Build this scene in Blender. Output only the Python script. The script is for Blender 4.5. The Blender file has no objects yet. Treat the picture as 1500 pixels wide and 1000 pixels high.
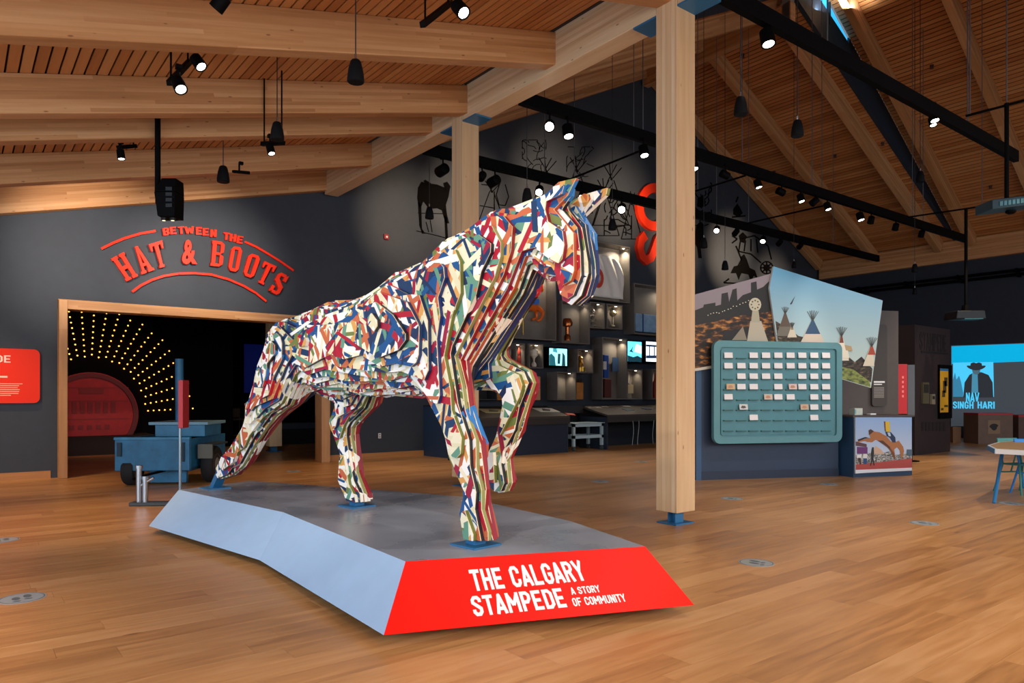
import bpy, bmesh, math, random
import numpy as np
from mathutils import Vector, Matrix
from mathutils.geometry import tessellate_polygon
random.seed(7)
C = bpy.context.scene.collection
scene = bpy.context.scene

# ------------------------------------------------------------------ camera, light, exposure
F = 1050.0; CX = 750.0; HY = 578.0; H = 1.45; AZ = math.radians(52.1)
fw = (math.cos(AZ), math.sin(AZ)); rt = (math.sin(AZ), -math.cos(AZ))
cam = bpy.data.objects.new('camera', bpy.data.cameras.new('camera')); C.objects.link(cam)
cam.location = (0, 0, H); cam.rotation_euler = (math.pi/2, 0, AZ - math.pi/2)
cam.data.sensor_width = 36; cam.data.lens = 36*F/1500; cam.data.shift_y = (HY-500)/1500
cam.data.clip_end = 200
scene.camera = cam
vs = scene.view_settings
vs.view_transform = 'Standard'; vs.look = 'None'; vs.gamma = 1; vs.use_curve_mapping = False
vs.exposure = 0.35
world = bpy.data.worlds.new('world'); scene.world = world; world.use_nodes = True
world.node_tree.nodes['Background'].inputs[0].default_value = (0.70, 0.82, 1.0, 1)
world.node_tree.nodes['Background'].inputs[1].default_value = 0.22

def aim(o, d):
    o.rotation_euler = Vector(d).to_track_quat('-Z', 'Y').to_euler()
def area(loc, d, sx, sy, power, color=(1, 1, 1)):
    l = bpy.data.lights.new('window_daylight', 'AREA'); l.shape = 'RECTANGLE'; l.size = sx; l.size_y = sy
    l.energy = power; l.color = color
    o = bpy.data.objects.new('window_daylight', l); C.objects.link(o); o.location = loc; aim(o, d); return o
def spot(loc, tgt, power, deg=40, color=(1, .78, .55), blend=.6, size=.06):
    l = bpy.data.lights.new('spot_lamp', 'SPOT'); l.energy = power; l.spot_size = math.radians(deg)
    l.spot_blend = blend; l.color = color; l.shadow_soft_size = size
    o = bpy.data.objects.new('spot_lamp', l); C.objects.link(o); o.location = loc
    aim(o, Vector(tgt)-Vector(loc)); return o
# daylight from the glazed sides behind and to the left of the camera
area((-4.6, 3.5, 2.2), (1, .1, .05), 13, 3.6, 480, (.58, .78, 1.0))
area((3.0, -4.3, 3.2), (.15, 1, -1.7), 14, 3.0, 900, (1.0, .92, .84))
area((17, -3.3, 3.4), (-.1, 1, -1.3), 14, 3.2, 380, (.78, .87, 1.0))
# ceiling spotlights that wash the sculpture, the sign, the mural and the floor
WARM = (1, .76, .52)
spot((-1.5, 6.5, 4.1), (2.9, 7.0, 1.6), 250, 60, (1, .93, .82))
spot((.8, 3.2, 4.4), (3.0, 4.6, 1.9), 190, 60, (1, .93, .82))
spot((5.4, 2.6, 5.2), (3.2, 4.2, 1.8), 170, 55, (1, .90, .78))
spot((1.2, 11.5, 4.1), (1.9, 14.8, 3.95), 520, 60, (1, .84, .68), 1.0)
spot((3.6, 11.5, 4.6), (3.9, 14.8, 3.95), 520, 60, (1, .84, .68), 1.0)
spot((-1.2, 11.4, 3.7), (-.2, 14.8, 1.9), 160, 60, WARM)
for x, z, p in ((8.4, 5.5, 380), (10.2, 6.2, 560), (12.8, 7.0, 620), (15.4, 7.0, 620), (18.0, 6.2, 560), (21.0, 6.2, 760), (23.6, 5.4, 400)):
    spot((x-.5, 11.3, 5.75), (x, 14.8, z), p*1.35, 50, (1, .70, .44), 1.0)
for x, y, p in ((-1.6, 5.0, 420), (1.0, 9.5, 330), (.3, 13.6, 300), (5.0, 12.5, 300), (5.6, 1.8, 300), (8.6, 4.2, 420),
                (12.0, 3.2, 260), (15.2, 5.4, 520), (18.5, 6.2, 330), (10.5, 10.5, 360), (8.0, 12.2, 300), (1.2, 1.6, 160)):
    spot((x, y, 4.3 if x < 4 else 5.3), (x+.3, y+.3, 0), p, 62, (1, .66, .36) if x < 8 else (1, .80, .58), .9)
for x, y, p in ((9.3, 3.9, 260), (11.8, 4.1, 200)):
    spot((x, y, 5.3), (x+1.3, y+3.3, 2.2), p, 48, (1, .88, .74))

# ------------------------------------------------------------------ pixel helpers (photo frame 1500 x 1000)
def ray(px, py):
    a = (px-CX)/F; return Vector((fw[0]+a*rt[0], fw[1]+a*rt[1], (HY-py)/F))
EYE = Vector((0, 0, H))
def Zp(px, py, z=0.0): r = ray(px, py); return EYE + r*((z-H)/r.z)
def Xp(px, py, x): r = ray(px, py); return EYE + r*(x/r.x)
def Yp(px, py, y): r = ray(px, py); return EYE + r*(y/r.y)
def Dp(px, py, d): return EYE + ray(px, py)*d
def Pp(px, py, o, n): r = ray(px, py); n = Vector(n); return EYE + r*(((Vector(o)-EYE).dot(n))/r.dot(n))

# ------------------------------------------------------------------ materials
def lin(h):
    h = h.lstrip('#'); v = [int(h[i:i+2], 16)/255 for i in (0, 2, 4)]
    return tuple((c/12.92 if c <= .04045 else ((c+.055)/1.055)**2.4) for c in v) + (1,)
MC = {}
def M(hexc, rough=.5, metal=0.0, emit=0.0, noise=.0, name=None, spec=.5):
    key = (hexc, rough, metal, emit, noise, spec)
    if key in MC: return MC[key]
    m = bpy.data.materials.new(name or 'surface'); m.use_nodes = True
    nt = m.node_tree; b = nt.nodes['Principled BSDF']
    b.inputs['Base Color'].default_value = lin(hexc); b.inputs['Roughness'].default_value = rough
    b.inputs['Metallic'].default_value = metal; b.inputs['Specular IOR Level'].default_value = spec
    if emit:
        b.inputs['Emission Color'].default_value = lin(hexc); b.inputs['Emission Strength'].default_value = emit
    elif noise:
        c = lin(hexc)
        tc = nt.nodes.new('ShaderNodeTexCoord'); n = nt.nodes.new('ShaderNodeTexNoise'); n.inputs['Scale'].default_value = 6
        n.inputs['Detail'].default_value = 6
        r = nt.nodes.new('ShaderNodeValToRGB')
        r.color_ramp.elements[0].color = tuple(v*(1-noise) for v in c[:3])+(1,); r.color_ramp.elements[1].color = tuple(min(1, v*(1+noise)) for v in c[:3])+(1,)
        r.color_ramp.elements[0].position = .3; r.color_ramp.elements[1].position = .7
        nt.links.new(tc.outputs['Object'], n.inputs['Vector']); nt.links.new(n.outputs['Fac'], r.inputs['Fac'])
        nt.links.new(r.outputs['Color'], b.inputs['Base Color'])
    MC[key] = m; return m

def N(nt, t, **kw):
    n = nt.nodes.new(t)
    for k, v in kw.items():
        if k.startswith('i_'):
            n.inputs[int(k[2:]) if k[2:].isdigit() else k[2:]].default_value = v
        else: setattr(n, k, v)
    return n
def math_(nt, op, a, b=None, c=None):
    n = nt.nodes.new('ShaderNodeMath'); n.operation = op
    for i, v in enumerate((a, b, c)):
        if v is None: continue
        if isinstance(v, (int, float)): n.inputs[i].default_value = v
        else: nt.links.new(v, n.inputs[i])
    return n.outputs[0]
def ramp(nt, fac, stops, interp='LINEAR'):
    r = nt.nodes.new('ShaderNodeValToRGB'); r.color_ramp.interpolation = interp
    e = r.color_ramp.elements
    e[0].position = stops[0][0]; e[0].color = stops[0][1]
    e[1].position = stops[1][0]; e[1].color = stops[1][1]
    for p, c in stops[2:]:
        x = e.new(p); x.color = c
    nt.links.new(fac, r.inputs['Fac']); return r.outputs['Color']
def mix(nt, fac, a, b, mode='MIX'):
    n = nt.nodes.new('ShaderNodeMix'); n.data_type = 'RGBA'; n.blend_type = mode
    for s, v in (('Factor', fac), ('A', a), ('B', b)):
        sock = [i for i in n.inputs if i.name == s and (i.type == 'RGBA' if s != 'Factor' else i.type == 'VALUE')][0]
        if isinstance(v, (int, float)): sock.default_value = v
        elif isinstance(v, tuple): sock.default_value = v
        else: nt.links.new(v, sock)
    return [o for o in n.outputs if o.type == 'RGBA'][0]

def wood_beam(name, c0, c1, c2, rough=.55, seg_len=2.7):
    """glulam: laminations across local Z, grain along local X, knots"""
    m = bpy.data.materials.new(name); m.use_nodes = True; nt = m.node_tree; b = nt.nodes['Principled BSDF']
    tc = N(nt, 'ShaderNodeTexCoord'); sx = N(nt, 'ShaderNodeSeparateXYZ'); nt.links.new(tc.outputs['Object'], sx.inputs[0])
    oi = N(nt, 'ShaderNodeObjectInfo')
    lam = math_(nt, 'FLOOR', math_(nt, 'DIVIDE', sx.outputs['Z'], .045))
    seg = math_(nt, 'FLOOR', math_(nt, 'ADD', math_(nt, 'DIVIDE', sx.outputs['X'], seg_len), math_(nt, 'MULTIPLY', lam, .37)))
    cb = N(nt, 'ShaderNodeCombineXYZ'); nt.links.new(lam, cb.inputs[0]); nt.links.new(seg, cb.inputs[1]); nt.links.new(math_(nt, 'MULTIPLY', oi.outputs['Random'], 91.0), cb.inputs[2])
    wn = N(nt, 'ShaderNodeTexWhiteNoise'); nt.links.new(cb.outputs[0], wn.inputs['Vector'])
    mp = N(nt, 'ShaderNodeMapping'); mp.inputs['Scale'].default_value = (.8, 9, 16); nt.links.new(tc.outputs['Object'], mp.inputs['Vector'])
    off = N(nt, 'ShaderNodeVectorMath'); off.operation = 'ADD'; nt.links.new(mp.outputs[0], off.inputs[0]); nt.links.new(wn.outputs['Color'], off.inputs[1])
    g = N(nt, 'ShaderNodeTexNoise', i_Scale=1.6); g.inputs['Detail'].default_value = 5; nt.links.new(off.outputs[0], g.inputs['Vector'])
    fac = math_(nt, 'ADD', math_(nt, 'MULTIPLY', wn.outputs['Value'], .45), math_(nt, 'MULTIPLY', g.outputs['Fac'], .6))
    col = ramp(nt, fac, [(.1, lin(c0)), (.55, lin(c1)), (.95, lin(c2))])
    mk = N(nt, 'ShaderNodeMapping'); mk.inputs['Scale'].default_value = (2.2, 7, 7); nt.links.new(tc.outputs['Object'], mk.inputs['Vector'])
    v = N(nt, 'ShaderNodeTexVoronoi', i_Scale=1.3); nt.links.new(mk.outputs[0], v.inputs['Vector'])
    kn = ramp(nt, v.outputs['Distance'], [(.045, (.30, .14, .06, 1)), (.085, (1, 1, 1, 1))])
    out = mix(nt, .75, col, kn, 'MULTIPLY')
    nt.links.new(out, b.inputs['Base Color']); b.inputs['Roughness'].default_value = rough
    return m
def wood_slat(name, c0, c1, c2):
    m = bpy.data.materials.new(name); m.use_nodes = True; nt = m.node_tree; b = nt.nodes['Principled BSDF']
    tc = N(nt, 'ShaderNodeTexCoord'); oi = N(nt, 'ShaderNodeObjectInfo')
    mp = N(nt, 'ShaderNodeMapping'); mp.inputs['Scale'].default_value = (.7, 12, 12); nt.links.new(tc.outputs['Object'], mp.inputs['Vector'])
    ad = N(nt, 'ShaderNodeVectorMath'); ad.operation = 'ADD'; nt.links.new(mp.outputs[0], ad.inputs[0]); nt.links.new(oi.outputs['Location'], ad.inputs[1])
    g = N(nt, 'ShaderNodeTexNoise', i_Scale=1.5); nt.links.new(ad.outputs[0], g.inputs['Vector'])
    fac = math_(nt, 'ADD', math_(nt, 'MULTIPLY', oi.outputs['Random'], .5), math_(nt, 'MULTIPLY', g.outputs['Fac'], .5))
    nt.links.new(ramp(nt, fac, [(.1, lin(c0)), (.5, lin(c1)), (.9, lin(c2))]), b.inputs['Base Color'])
    b.inputs['Roughness'].default_value = .55
    return m
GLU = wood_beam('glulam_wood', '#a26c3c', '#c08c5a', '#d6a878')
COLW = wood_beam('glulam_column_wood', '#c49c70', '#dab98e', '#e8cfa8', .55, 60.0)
SLAT = wood_slat('cedar_slats', '#a0602e', '#be7c44', '#cd935a')
def floor_mat():
    m = bpy.data.materials.new('oak_floor'); m.use_nodes = True; nt = m.node_tree; b = nt.nodes['Principled BSDF']
    tc = N(nt, 'ShaderNodeTexCoord'); at = N(nt, 'ShaderNodeAttribute', attribute_name='tone')
    mp = N(nt, 'ShaderNodeMapping'); mp.inputs['Scale'].default_value = (1.2, 13, 1); nt.links.new(tc.outputs['Object'], mp.inputs['Vector'])
    cb = N(nt, 'ShaderNodeCombineXYZ'); nt.links.new(math_(nt, 'MULTIPLY', at.outputs['Fac'], 53.0), cb.inputs[0]); nt.links.new(math_(nt, 'MULTIPLY', at.outputs['Fac'], 31.0), cb.inputs[2])
    ad = N(nt, 'ShaderNodeVectorMath'); ad.operation = 'ADD'; nt.links.new(mp.outputs[0], ad.inputs[0]); nt.links.new(cb.outputs[0], ad.inputs[1])
    g = N(nt, 'ShaderNodeTexNoise', i_Scale=1.3); g.inputs['Detail'].default_value = 7; g.inputs['Distortion'].default_value = .6; nt.links.new(ad.outputs[0], g.inputs['Vector'])
    fac = math_(nt, 'ADD', math_(nt, 'MULTIPLY', at.outputs['Fac'], .26), math_(nt, 'MULTIPLY', g.outputs['Fac'], .72))
    col = ramp(nt, fac, [(.15, lin('#8e6138')), (.5, lin('#ba8855')), (.9, lin('#d2a676'))])
    v = N(nt, 'ShaderNodeTexVoronoi', i_Scale=1.0); mk = N(nt, 'ShaderNodeMapping'); mk.inputs['Scale'].default_value = (1.0, 3.2, 1)
    nt.links.new(tc.outputs['Object'], mk.inputs['Vector']); nt.links.new(mk.outputs[0], v.inputs['Vector'])
    kn = ramp(nt, v.outputs['Distance'], [(.03, (.35, .2, .1, 1)), (.07, (1, 1, 1, 1))])
    nt.links.new(mix(nt, .6, col, kn, 'MULTIPLY'), b.inputs['Base Color'])
    r = ramp(nt, g.outputs['Fac'], [(.2, (.30, .30, .30, 1)), (.8, (.42, .42, .42, 1))]); nt.links.new(r, b.inputs['Roughness'])
    return m
FLOOR = floor_mat()
WALL = M('#353c46', .75, noise=.05); NAVY = M('#1d2b3d', .6, noise=.08); BLACK = M('#040405', .6, spec=.08); BLACKM = M('#060609', .85, spec=.1)
STEEL = M('#2f6f9c', .4, .2); CHROME = M('#b9c0c6', .25, 1.0); RED = M('#e01204', .5, spec=.25); SIGNRED = M('#f02c0c', .5, spec=.25)
WHITE = M('#e9e9e6', .5); BOXM = M('#6f6a64', .6, noise=.06); LAMP = M('#fff1dc', .5, emit=14.0); DARKB = M('#16324a', .5)

# ------------------------------------------------------------------ object helpers
def tag(o, label=None, cat=None, group=None, kind=None):
    if label: o['label'] = label
    if cat: o['category'] = cat
    if group: o['group'] = group
    if kind: o['kind'] = kind
    return o
def thing(name, label, cat, loc=(0, 0, 0), group=None, rz=0):
    o = bpy.data.objects.new(name, None); C.objects.link(o); o.location = loc; o.rotation_euler = (0, 0, rz)
    o.empty_display_size = .1
    return tag(o, label, cat, group)
def link(name, me, parent=None, world_coords=True):
    o = bpy.data.objects.new(name, me); C.objects.link(o)
    if parent is not None:
        o.parent = parent
        if world_coords:
            o.matrix_parent_inverse = parent.matrix_basis.inverted()
    return o
class MB:
    def __init__(s): s.v = []; s.f = []; s.m = []; s.mats = []
    def mi(s, m):
        if m not in s.mats: s.mats.append(m)
        return s.mats.index(m)
    def add(s, vs_, fs, m):
        n = len(s.v); i = s.mi(m); s.v += [tuple(v) for v in vs_]
        for f in fs: s.f.append(tuple(n+k for k in f)); s.m.append(i)
    def box(s, x0, x1, y0, y1, z0, z1, m):
        s.hexa([(x0, y0, z0), (x1, y0, z0), (x1, y1, z0), (x0, y1, z0), (x0, y0, z1), (x1, y0, z1), (x1, y1, z1), (x0, y1, z1)], m)
    def hexa(s, p, m):
        s.add(p, [(0, 3, 2, 1), (4, 5, 6, 7), (0, 1, 5, 4), (1, 2, 6, 5), (2, 3, 7, 6), (3, 0, 4, 7)], m)
    def prism(s, poly, d, m, m2=None):
        """extrude planar 3D polygon by vector d"""
        poly = [Vector(p) for p in poly]; d = Vector(d); n = len(poly)
        tris = tessellate_polygon([poly])
        nrm = Vector((0, 0, 0))
        for i in range(n): nrm += poly[i].cross(poly[(i+1) % n])
        if nrm.dot(d) > 0: top = True
        else: top = False
        vs_ = poly + [p+d for p in poly]
        fs = []
        for t in tris:
            a, b, c = t
            tn = (poly[b]-poly[a]).cross(poly[c]-poly[a])
            out = tn.dot(d) < 0
            t = (a, b, c) if out else (a, c, b)
            fs.append(t); fs.append(tuple(n+k for k in reversed(t)))
        s.add(vs_, fs, m)
        side = []
        for i in range(n):
            j = (i+1) % n
            side.append((j, i, n+i, n+j) if not top else (i, j, n+j, n+i))
        s.add(vs_, side, m2 or m)
    def tube(s, p0, p1, r0, r1=None, m=None, n=12, cap=True):
        p0 = Vector(p0); p1 = Vector(p1); r1 = r0 if r1 is None else r1
        z = (p1-p0).normalized(); x = z.orthogonal().normalized(); y = z.cross(x)
        vs_ = []
        for p, r in ((p0, r0), (p1, r1)):
            for i in range(n):
                a = 2*math.pi*i/n; vs_.append(p + x*(r*math.cos(a)) + y*(r*math.sin(a)))
        fs = [(i, (i+1) % n, n+(i+1) % n, n+i) for i in range(n)]
        if cap: fs += [tuple(reversed(range(n))), tuple(range(n, 2*n))]
        s.add(vs_, fs, m)
    def lathe(s, prof, o, axis=(0, 0, 1), m=None, n=20):
        o = Vector(o); z = Vector(axis).normalized(); x = z.orthogonal().normalized(); y = z.cross(x); vs_ = []
        for r, h in prof:
            for i in range(n):
                a = 2*math.pi*i/n; vs_.append(o + z*h + x*(r*math.cos(a)) + y*(r*math.sin(a)))
        fs = []
        for k in range(len(prof)-1):
            for i in range(n):
                j = (i+1) % n; fs.append((k*n+i, k*n+j, (k+1)*n+j, (k+1)*n+i))
        fs += [tuple(reversed(range(n))), tuple(range((len(prof)-1)*n, len(prof)*n))]
        s.add(vs_, fs, m)
    def path(s, pts, r, m, n=8):
        for a, b in zip(pts[:-1], pts[1:]): s.tube(a, b, r, r, m, n)
    def mesh(s, name):
        me = bpy.data.meshes.new(name); me.from_pydata(s.v, [], s.f)
        for m in s.mats: me.materials.append(m)
        me.polygons.foreach_set('material_index', s.m); me.update(); return me
    def build(s, name, parent=None, smooth=False, bevel=0):
        me = s.mesh(name)
        if smooth:
            me.polygons.foreach_set('use_smooth', [True]*len(me.polygons))
            me.set_sharp_from_angle(angle=math.radians(40))
        o = link(name, me, parent)
        if bevel:
            b = o.modifiers.new('bevel', 'BEVEL'); b.width = bevel; b.segments = 2; b.limit_method = 'ANGLE'
        return o
def struct(o): o['kind'] = 'structure'; return o
def oriented_box(name, p0, p1, w, d, up, mat, parent=None, bevel=.006):
    """beam from p0 to p1 (top centre line), width w, depth d below; local X runs along it"""
    p0 = Vector(p0); p1 = Vector(p1); x = (p1-p0).normalized(); L = (p1-p0).length
    z = Vector(up); z = (z - x*z.dot(x)).normalized(); y = z.cross(x)
    b = MB(); b.box(0, L, -w/2, w/2, -d, 0, mat)
    me = b.mesh(name); o = bpy.data.objects.new(name, me); C.objects.link(o)
    mw = Matrix((x, y, z)).transposed().to_4x4(); mw.translation = p0
    o.matrix_basis = mw
    if parent is not None:
        o.parent = parent; o.matrix_parent_inverse = parent.matrix_basis.inverted()
    if bevel:
        m = o.modifiers.new('bevel', 'BEVEL'); m.width = bevel; m.segments = 1
    return o
def text_mesh(body, size=1.0, xs=1.0, extrude=.01, offset=0.0, align='LEFT', spacing=1.0):
    cu = bpy.data.curves.new('t', 'FONT'); cu.body = body; cu.size = size; cu.extrude = extrude; cu.offset = offset
    cu.align_x = align; cu.space_character = spacing; cu.resolution_u = 3
    o = bpy.data.objects.new('t', cu); C.objects.link(o)
    bpy.context.view_layer.update()
    me = bpy.data.meshes.new_from_object(o.evaluated_get(bpy.context.evaluated_depsgraph_get()))
    bpy.data.objects.remove(o); bpy.data.curves.remove(cu)
    me.transform(Matrix.Diagonal((xs, 1, 1, 1))); return me
def fit_text(name, body, o, u, v, width, height, mat, parent, depth=.004, offset=.012, spacing=1.0):
    """text fitted into a width x height cell whose lower left corner is o; u right, v up"""
    me = text_mesh(body, 1.0, 1.0, .5, offset, spacing=spacing)
    co = np.zeros(len(me.vertices)*3); me.vertices.foreach_get('co', co); co = co.reshape(-1, 3)
    mn = co.min(0); mx = co.max(0)
    u = Vector(u).normalized(); v = Vector(v).normalized(); n = u.cross(v)
    k = co.copy(); k[:, 0] = (co[:, 0]-mn[0])/(mx[0]-mn[0])*width; k[:, 1] = (co[:, 1]-mn[1])/(mx[1]-mn[1])*height
    k[:, 2] = (co[:, 2]-mn[2])/(mx[2]-mn[2])*depth
    out = np.array(o)[None, :] + k[:, :1]*np.array(u) + k[:, 1:2]*np.array(v) + k[:, 2:3]*np.array(n)
    me.vertices.foreach_set('co', out.ravel()); me.materials.clear(); me.materials.append(mat); me.update()
    return link(name, me, parent)

def glyph(ch, s=.15):
    h_ = s/2; x0, x1, y0, y1, ym = h_, .52-h_, h_, 1-h_, .5; W = .52
    c_ = [(x1, .2), (.34, y0), (.18, y0), (x0, .2), (x0, .8), (.18, y1), (.34, y1), (x1, .8)]
    G = {'T': [[(0, y1), (W, y1)], [(.26, 0), (.26, 1-s)]], 'H': [[(x0, 0), (x0, 1)], [(x1, 0), (x1, 1)], [(x0, ym), (x1, ym)]],
         'E': [[(W-.03, y0), (x0, y0), (x0, y1), (W-.03, y1)], [(x0, ym), (W-.08, ym)]], 'F': [[(x0, 0), (x0, y1), (W-.03, y1)], [(x0, ym), (W-.08, ym)]],
         'C': [[(x1, .36)]+c_+[(x1, .64)]], 'G': [[(.28, .46), (x1, .46)]+c_+[(x1, .68)]], 'O': [c_+[c_[0]]],
         'A': [[(x0-.04, 0), (.26, .96)], [(.26, .96), (x1+.04, 0)], [(.14, .26), (.38, .26)], [(.20, .93), (.32, .93)]], 'L': [[(x0, 1), (x0, y0), (W-.02, y0)]],
         'P': [[(x0, 0), (x0, y1), (.33, y1), (x1, .8), (x1, .62), (.33, .46), (x0, .46)]], 'R': [[(x0, 0), (x0, y1), (.33, y1), (x1, .8), (x1, .62), (.33, .48), (x0, .48)], [(.30, .48), (x1+.01, 0)]],
         'Y': [[(x0-.05, 1), (.26, .46)], [(x1+.05, 1), (.26, .46)], [(.26, .5), (.26, 0)]], 'V': [[(x0-.05, 1), (.26, .03)], [(.26, .03), (x1+.05, 1)]],
         'S': [[(x1, .68), (x1, .8), (.34, y1), (.18, y1), (x0, .8), (x0, .66), (x1, .36), (x1, .2), (.34, y0), (.18, y0), (x0, .2), (x0, .32)]],
         'D': [[(x0, y0), (x0, y1), (.31, y1), (x1, .78), (x1, .22), (.31, y0), (x0, y0)]], 'U': [[(x0, 1), (x0, .2), (.18, y0), (.34, y0), (x1, .2), (x1, 1)]],
         'N': [[(x0, 0), (x0, 1)], [(x0, .93), (x1, .07)], [(x1, 0), (x1, 1)]], 'M': [[(x0, 0), (x0, 1)], [(x0, .92), (.34, .36)], [(.34, .36), (.68-h_, .92)], [(.68-h_, 0), (.68-h_, 1)]],
         'B': [[(x0, y0), (x0, y1), (.33, y1), (x1, .82), (x1, .66), (.33, ym), (x1, .34), (x1, .18), (.33, y0), (x0, y0)], [(x0, ym), (.33, ym)]],
         'I': [[(h_, 0), (h_, 1)]], 'W': [[(.04, 1), (.17, .05)], [(.17, .05), (.34, .8)], [(.34, .8), (.51, .05)], [(.51, .05), (.64, 1)]]}
    width = {'M': .68, 'I': s, 'W': .68, ' ': .26}.get(ch, .52); polys = []
    for pl in G.get(ch, []):
        cl = len(pl) > 2 and pl[0] == pl[-1]; n_ = len(pl); L_ = []; R_ = []
        for i_ in range(n_):
            p = Vector(pl[i_]); dirs = []
            if i_ > 0 or cl: dirs.append((p-Vector(pl[i_-1 if i_ > 0 else n_-2])).normalized())
            if i_ < n_-1 or cl: dirs.append((Vector(pl[i_+1 if i_ < n_-1 else 1])-p).normalized())
            nn = Vector((0, 0))
            for d in dirs: nn += Vector((-d.y, d.x))
            nn.normalize(); k_ = 1/max(.5, nn.dot(Vector((-dirs[0].y, dirs[0].x)))); L_.append(p+nn*h_*k_); R_.append(p-nn*h_*k_)
        for i_ in range(n_-1): polys.append([tuple(R_[i_]), tuple(R_[i_+1]), tuple(L_[i_+1]), tuple(L_[i_])])
    return polys, width
def block_text(name, body, o, u, v, width, height, mat, parent, depth=.003, gap=.10, s=.15):
    u = Vector(u).normalized(); v = Vector(v).normalized(); n = u.cross(v); x = 0; items = []
    for ch in body:
        pl, w = glyph(ch, s); items.append((x, pl)); x += w+gap
    sx_ = width/(x-gap); q = MB(); k = 0
    for x_, pl in items:
        for p in pl:
            q.prism([Vector(o)+u*((x_+a)*sx_)+v*(c*height) for a, c in p], n*(depth+.00004*(k % 7)), mat); k += 1
    return q.build(name, parent)

# ------------------------------------------------------------------ dimensions of the hall
XG = 6.45; XR = 26.8; XM = 16.6; YB = 14.8; YS = 9.85
S1 = .2425; S2 = .485; S3 = .63
def zwing(x): return 6.26 + S1*(x-6.28)
def zfar(x): return 6.60 + S2*((x-XG) if x < XM else (XR-x))
def znear(x): return 6.60 + S3*((x-XG) if x < XM else (XR-x))
def zroof(x, y):
    if x < XG: return zwing(x)
    return zfar(x) if y > YS else znear(x)

# ---------------- floor with planks
floor = struct(thing('floor', None, None))
b = MB(); b.box(-5, 27, -5, 25, -.12, -.02, M('#3a2615', .7)); b.build('subfloor', floor)
rng = random.Random(3)
stuff = MB(); stuff_t = []; near = []
PW = .20; y = -4.95; row = 0
while y < 24.9:
    x = -5 + rng.uniform(0, 2.0)*-1
    xmax = 27 if y < 15.2 else 9.5
    while x < xmax:
        L = rng.uniform(1.5, 2.4); x1 = min(x+L, xmax)
        cx, cy = (x+x1)/2, y+PW/2
        d = cx*fw[0]+cy*fw[1]; s_ = cx*rt[0]+cy*rt[1]
        t = rng.random()
        rec = (max(x, -5)+.0008, x1-.0008, y+.0008, y+PW-.0008, t)
        if x1 > -4.9:
            if 2.7 < d < 12.5 and abs(s_) < .74*d+1.0: near.append((d, rec))
            elif d > -1.5 and abs(s_) < 1.2*abs(d)+4: stuff.box(rec[0], rec[1], rec[2], rec[3], -.02, 0, FLOOR); stuff_t += [t]*6
        x = x1
    y += PW; row += 1
near.sort(key=lambda q: q[0])
for d, rec in near[295:]: stuff.box(rec[0], rec[1], rec[2], rec[3], -.02, 0, FLOOR); stuff_t += [rec[4]]*6
def set_tone(me, tones):
    a = me.attributes.new('tone', 'FLOAT', 'FACE'); a.data.foreach_set('value', tones)
for d, rec in near[:295]:
    q = MB(); q.box(rec[0], rec[1], rec[2], rec[3], -.02, 0, FLOOR); me = q.mesh('plank'); set_tone(me, [rec[4]]*6)
    o = bpy.data.objects.new('plank', me); C.objects.link(o); o.parent = floor
me = stuff.mesh('plank'); set_tone(me, stuff_t)
o = bpy.data.objects.new('plank', me); C.objects.link(o); o.parent = floor; o['kind'] = 'stuff'

# ---------------- ceilings: slats, rafters
def slat_roof(root, xa, xb, ya, yb, zf, pitch=.124, wd=.100, dark=True):
    """slats run along Y, laid up the slope from xa to xb"""
    sl = (zf(xb)-zf(xa))/(xb-xa); k = math.sqrt(1+sl*sl); step = pitch/k
    me = None; x = xa; n = int((xb-xa)/step)
    ang = math.atan(sl)
    q = MB(); q.box(-(yb-ya)/2, (yb-ya)/2, -wd/2, wd/2, 0, .022, SLAT); me = q.mesh('slat')
    for i in range(n):
        xc = xa + (i+.5)*step
        o = bpy.data.objects.new('slat', me); C.objects.link(o); o.parent = root
        ux = Vector((0, 1, 0)); uz = Vector((-math.sin(ang), 0, math.cos(ang))); uy = uz.cross(ux)
        mw = Matrix((ux, uy, uz)).transposed().to_4x4(); mw.translation = (xc, (ya+yb)/2, zf(xc)); o.matrix_basis = mw
    q = MB(); t = .06
    q.prism([(xa, ya, zf(xa)+.035), (xb, ya, zf(xb)+.035), (xb, yb, zf(xb)+.035), (xa, yb, zf(xa)+.035)], (0, 0, t), M('#120d0a', .9))
    q.build('roof_lining', root)
def rafter(root, xa, xb, y, zf, depth=.42, w=.2):
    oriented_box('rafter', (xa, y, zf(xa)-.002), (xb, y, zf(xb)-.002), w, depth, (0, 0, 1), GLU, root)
ceiling_a = struct(thing('ceiling', None, None)); slat_roof(ceiling_a, -5, 6.28, -5, 14.78, zwing)
for y in (14.66, 12.55, 10.36, 9.32, 7.25, 5.30, 3.2, 1.1, -1.0, -3.1): rafter(ceiling_a, -5, 6.30, y, zwing)
ceiling_b = struct(thing('ceiling', None, None)); slat_roof(ceiling_b, 6.6, XM, YS+.13, 14.78, zfar); slat_roof(ceiling_b, XM+.001, XR+.15, YS+.13, 14.78, zfar)
for y in (14.66, 12.55, 10.36): rafter(ceiling_b, 6.55, XM, y, zfar); rafter(ceiling_b, XR-.15, XM, y, zfar)
ceiling_c = struct(thing('ceiling', None, None)); slat_roof(ceiling_c, 6.6, XM, -4.0, YS, znear); slat_roof(ceiling_c, XM+.001, XR+.15, -4.0, YS, znear)
for y in (9.34, 7.25, 5.2, 3.1, 1.0, -1.1, -3.2): rafter(ceiling_c, 6.55, XM, y, znear); rafter(ceiling_c, XR-.15, XM, y, znear)
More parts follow.
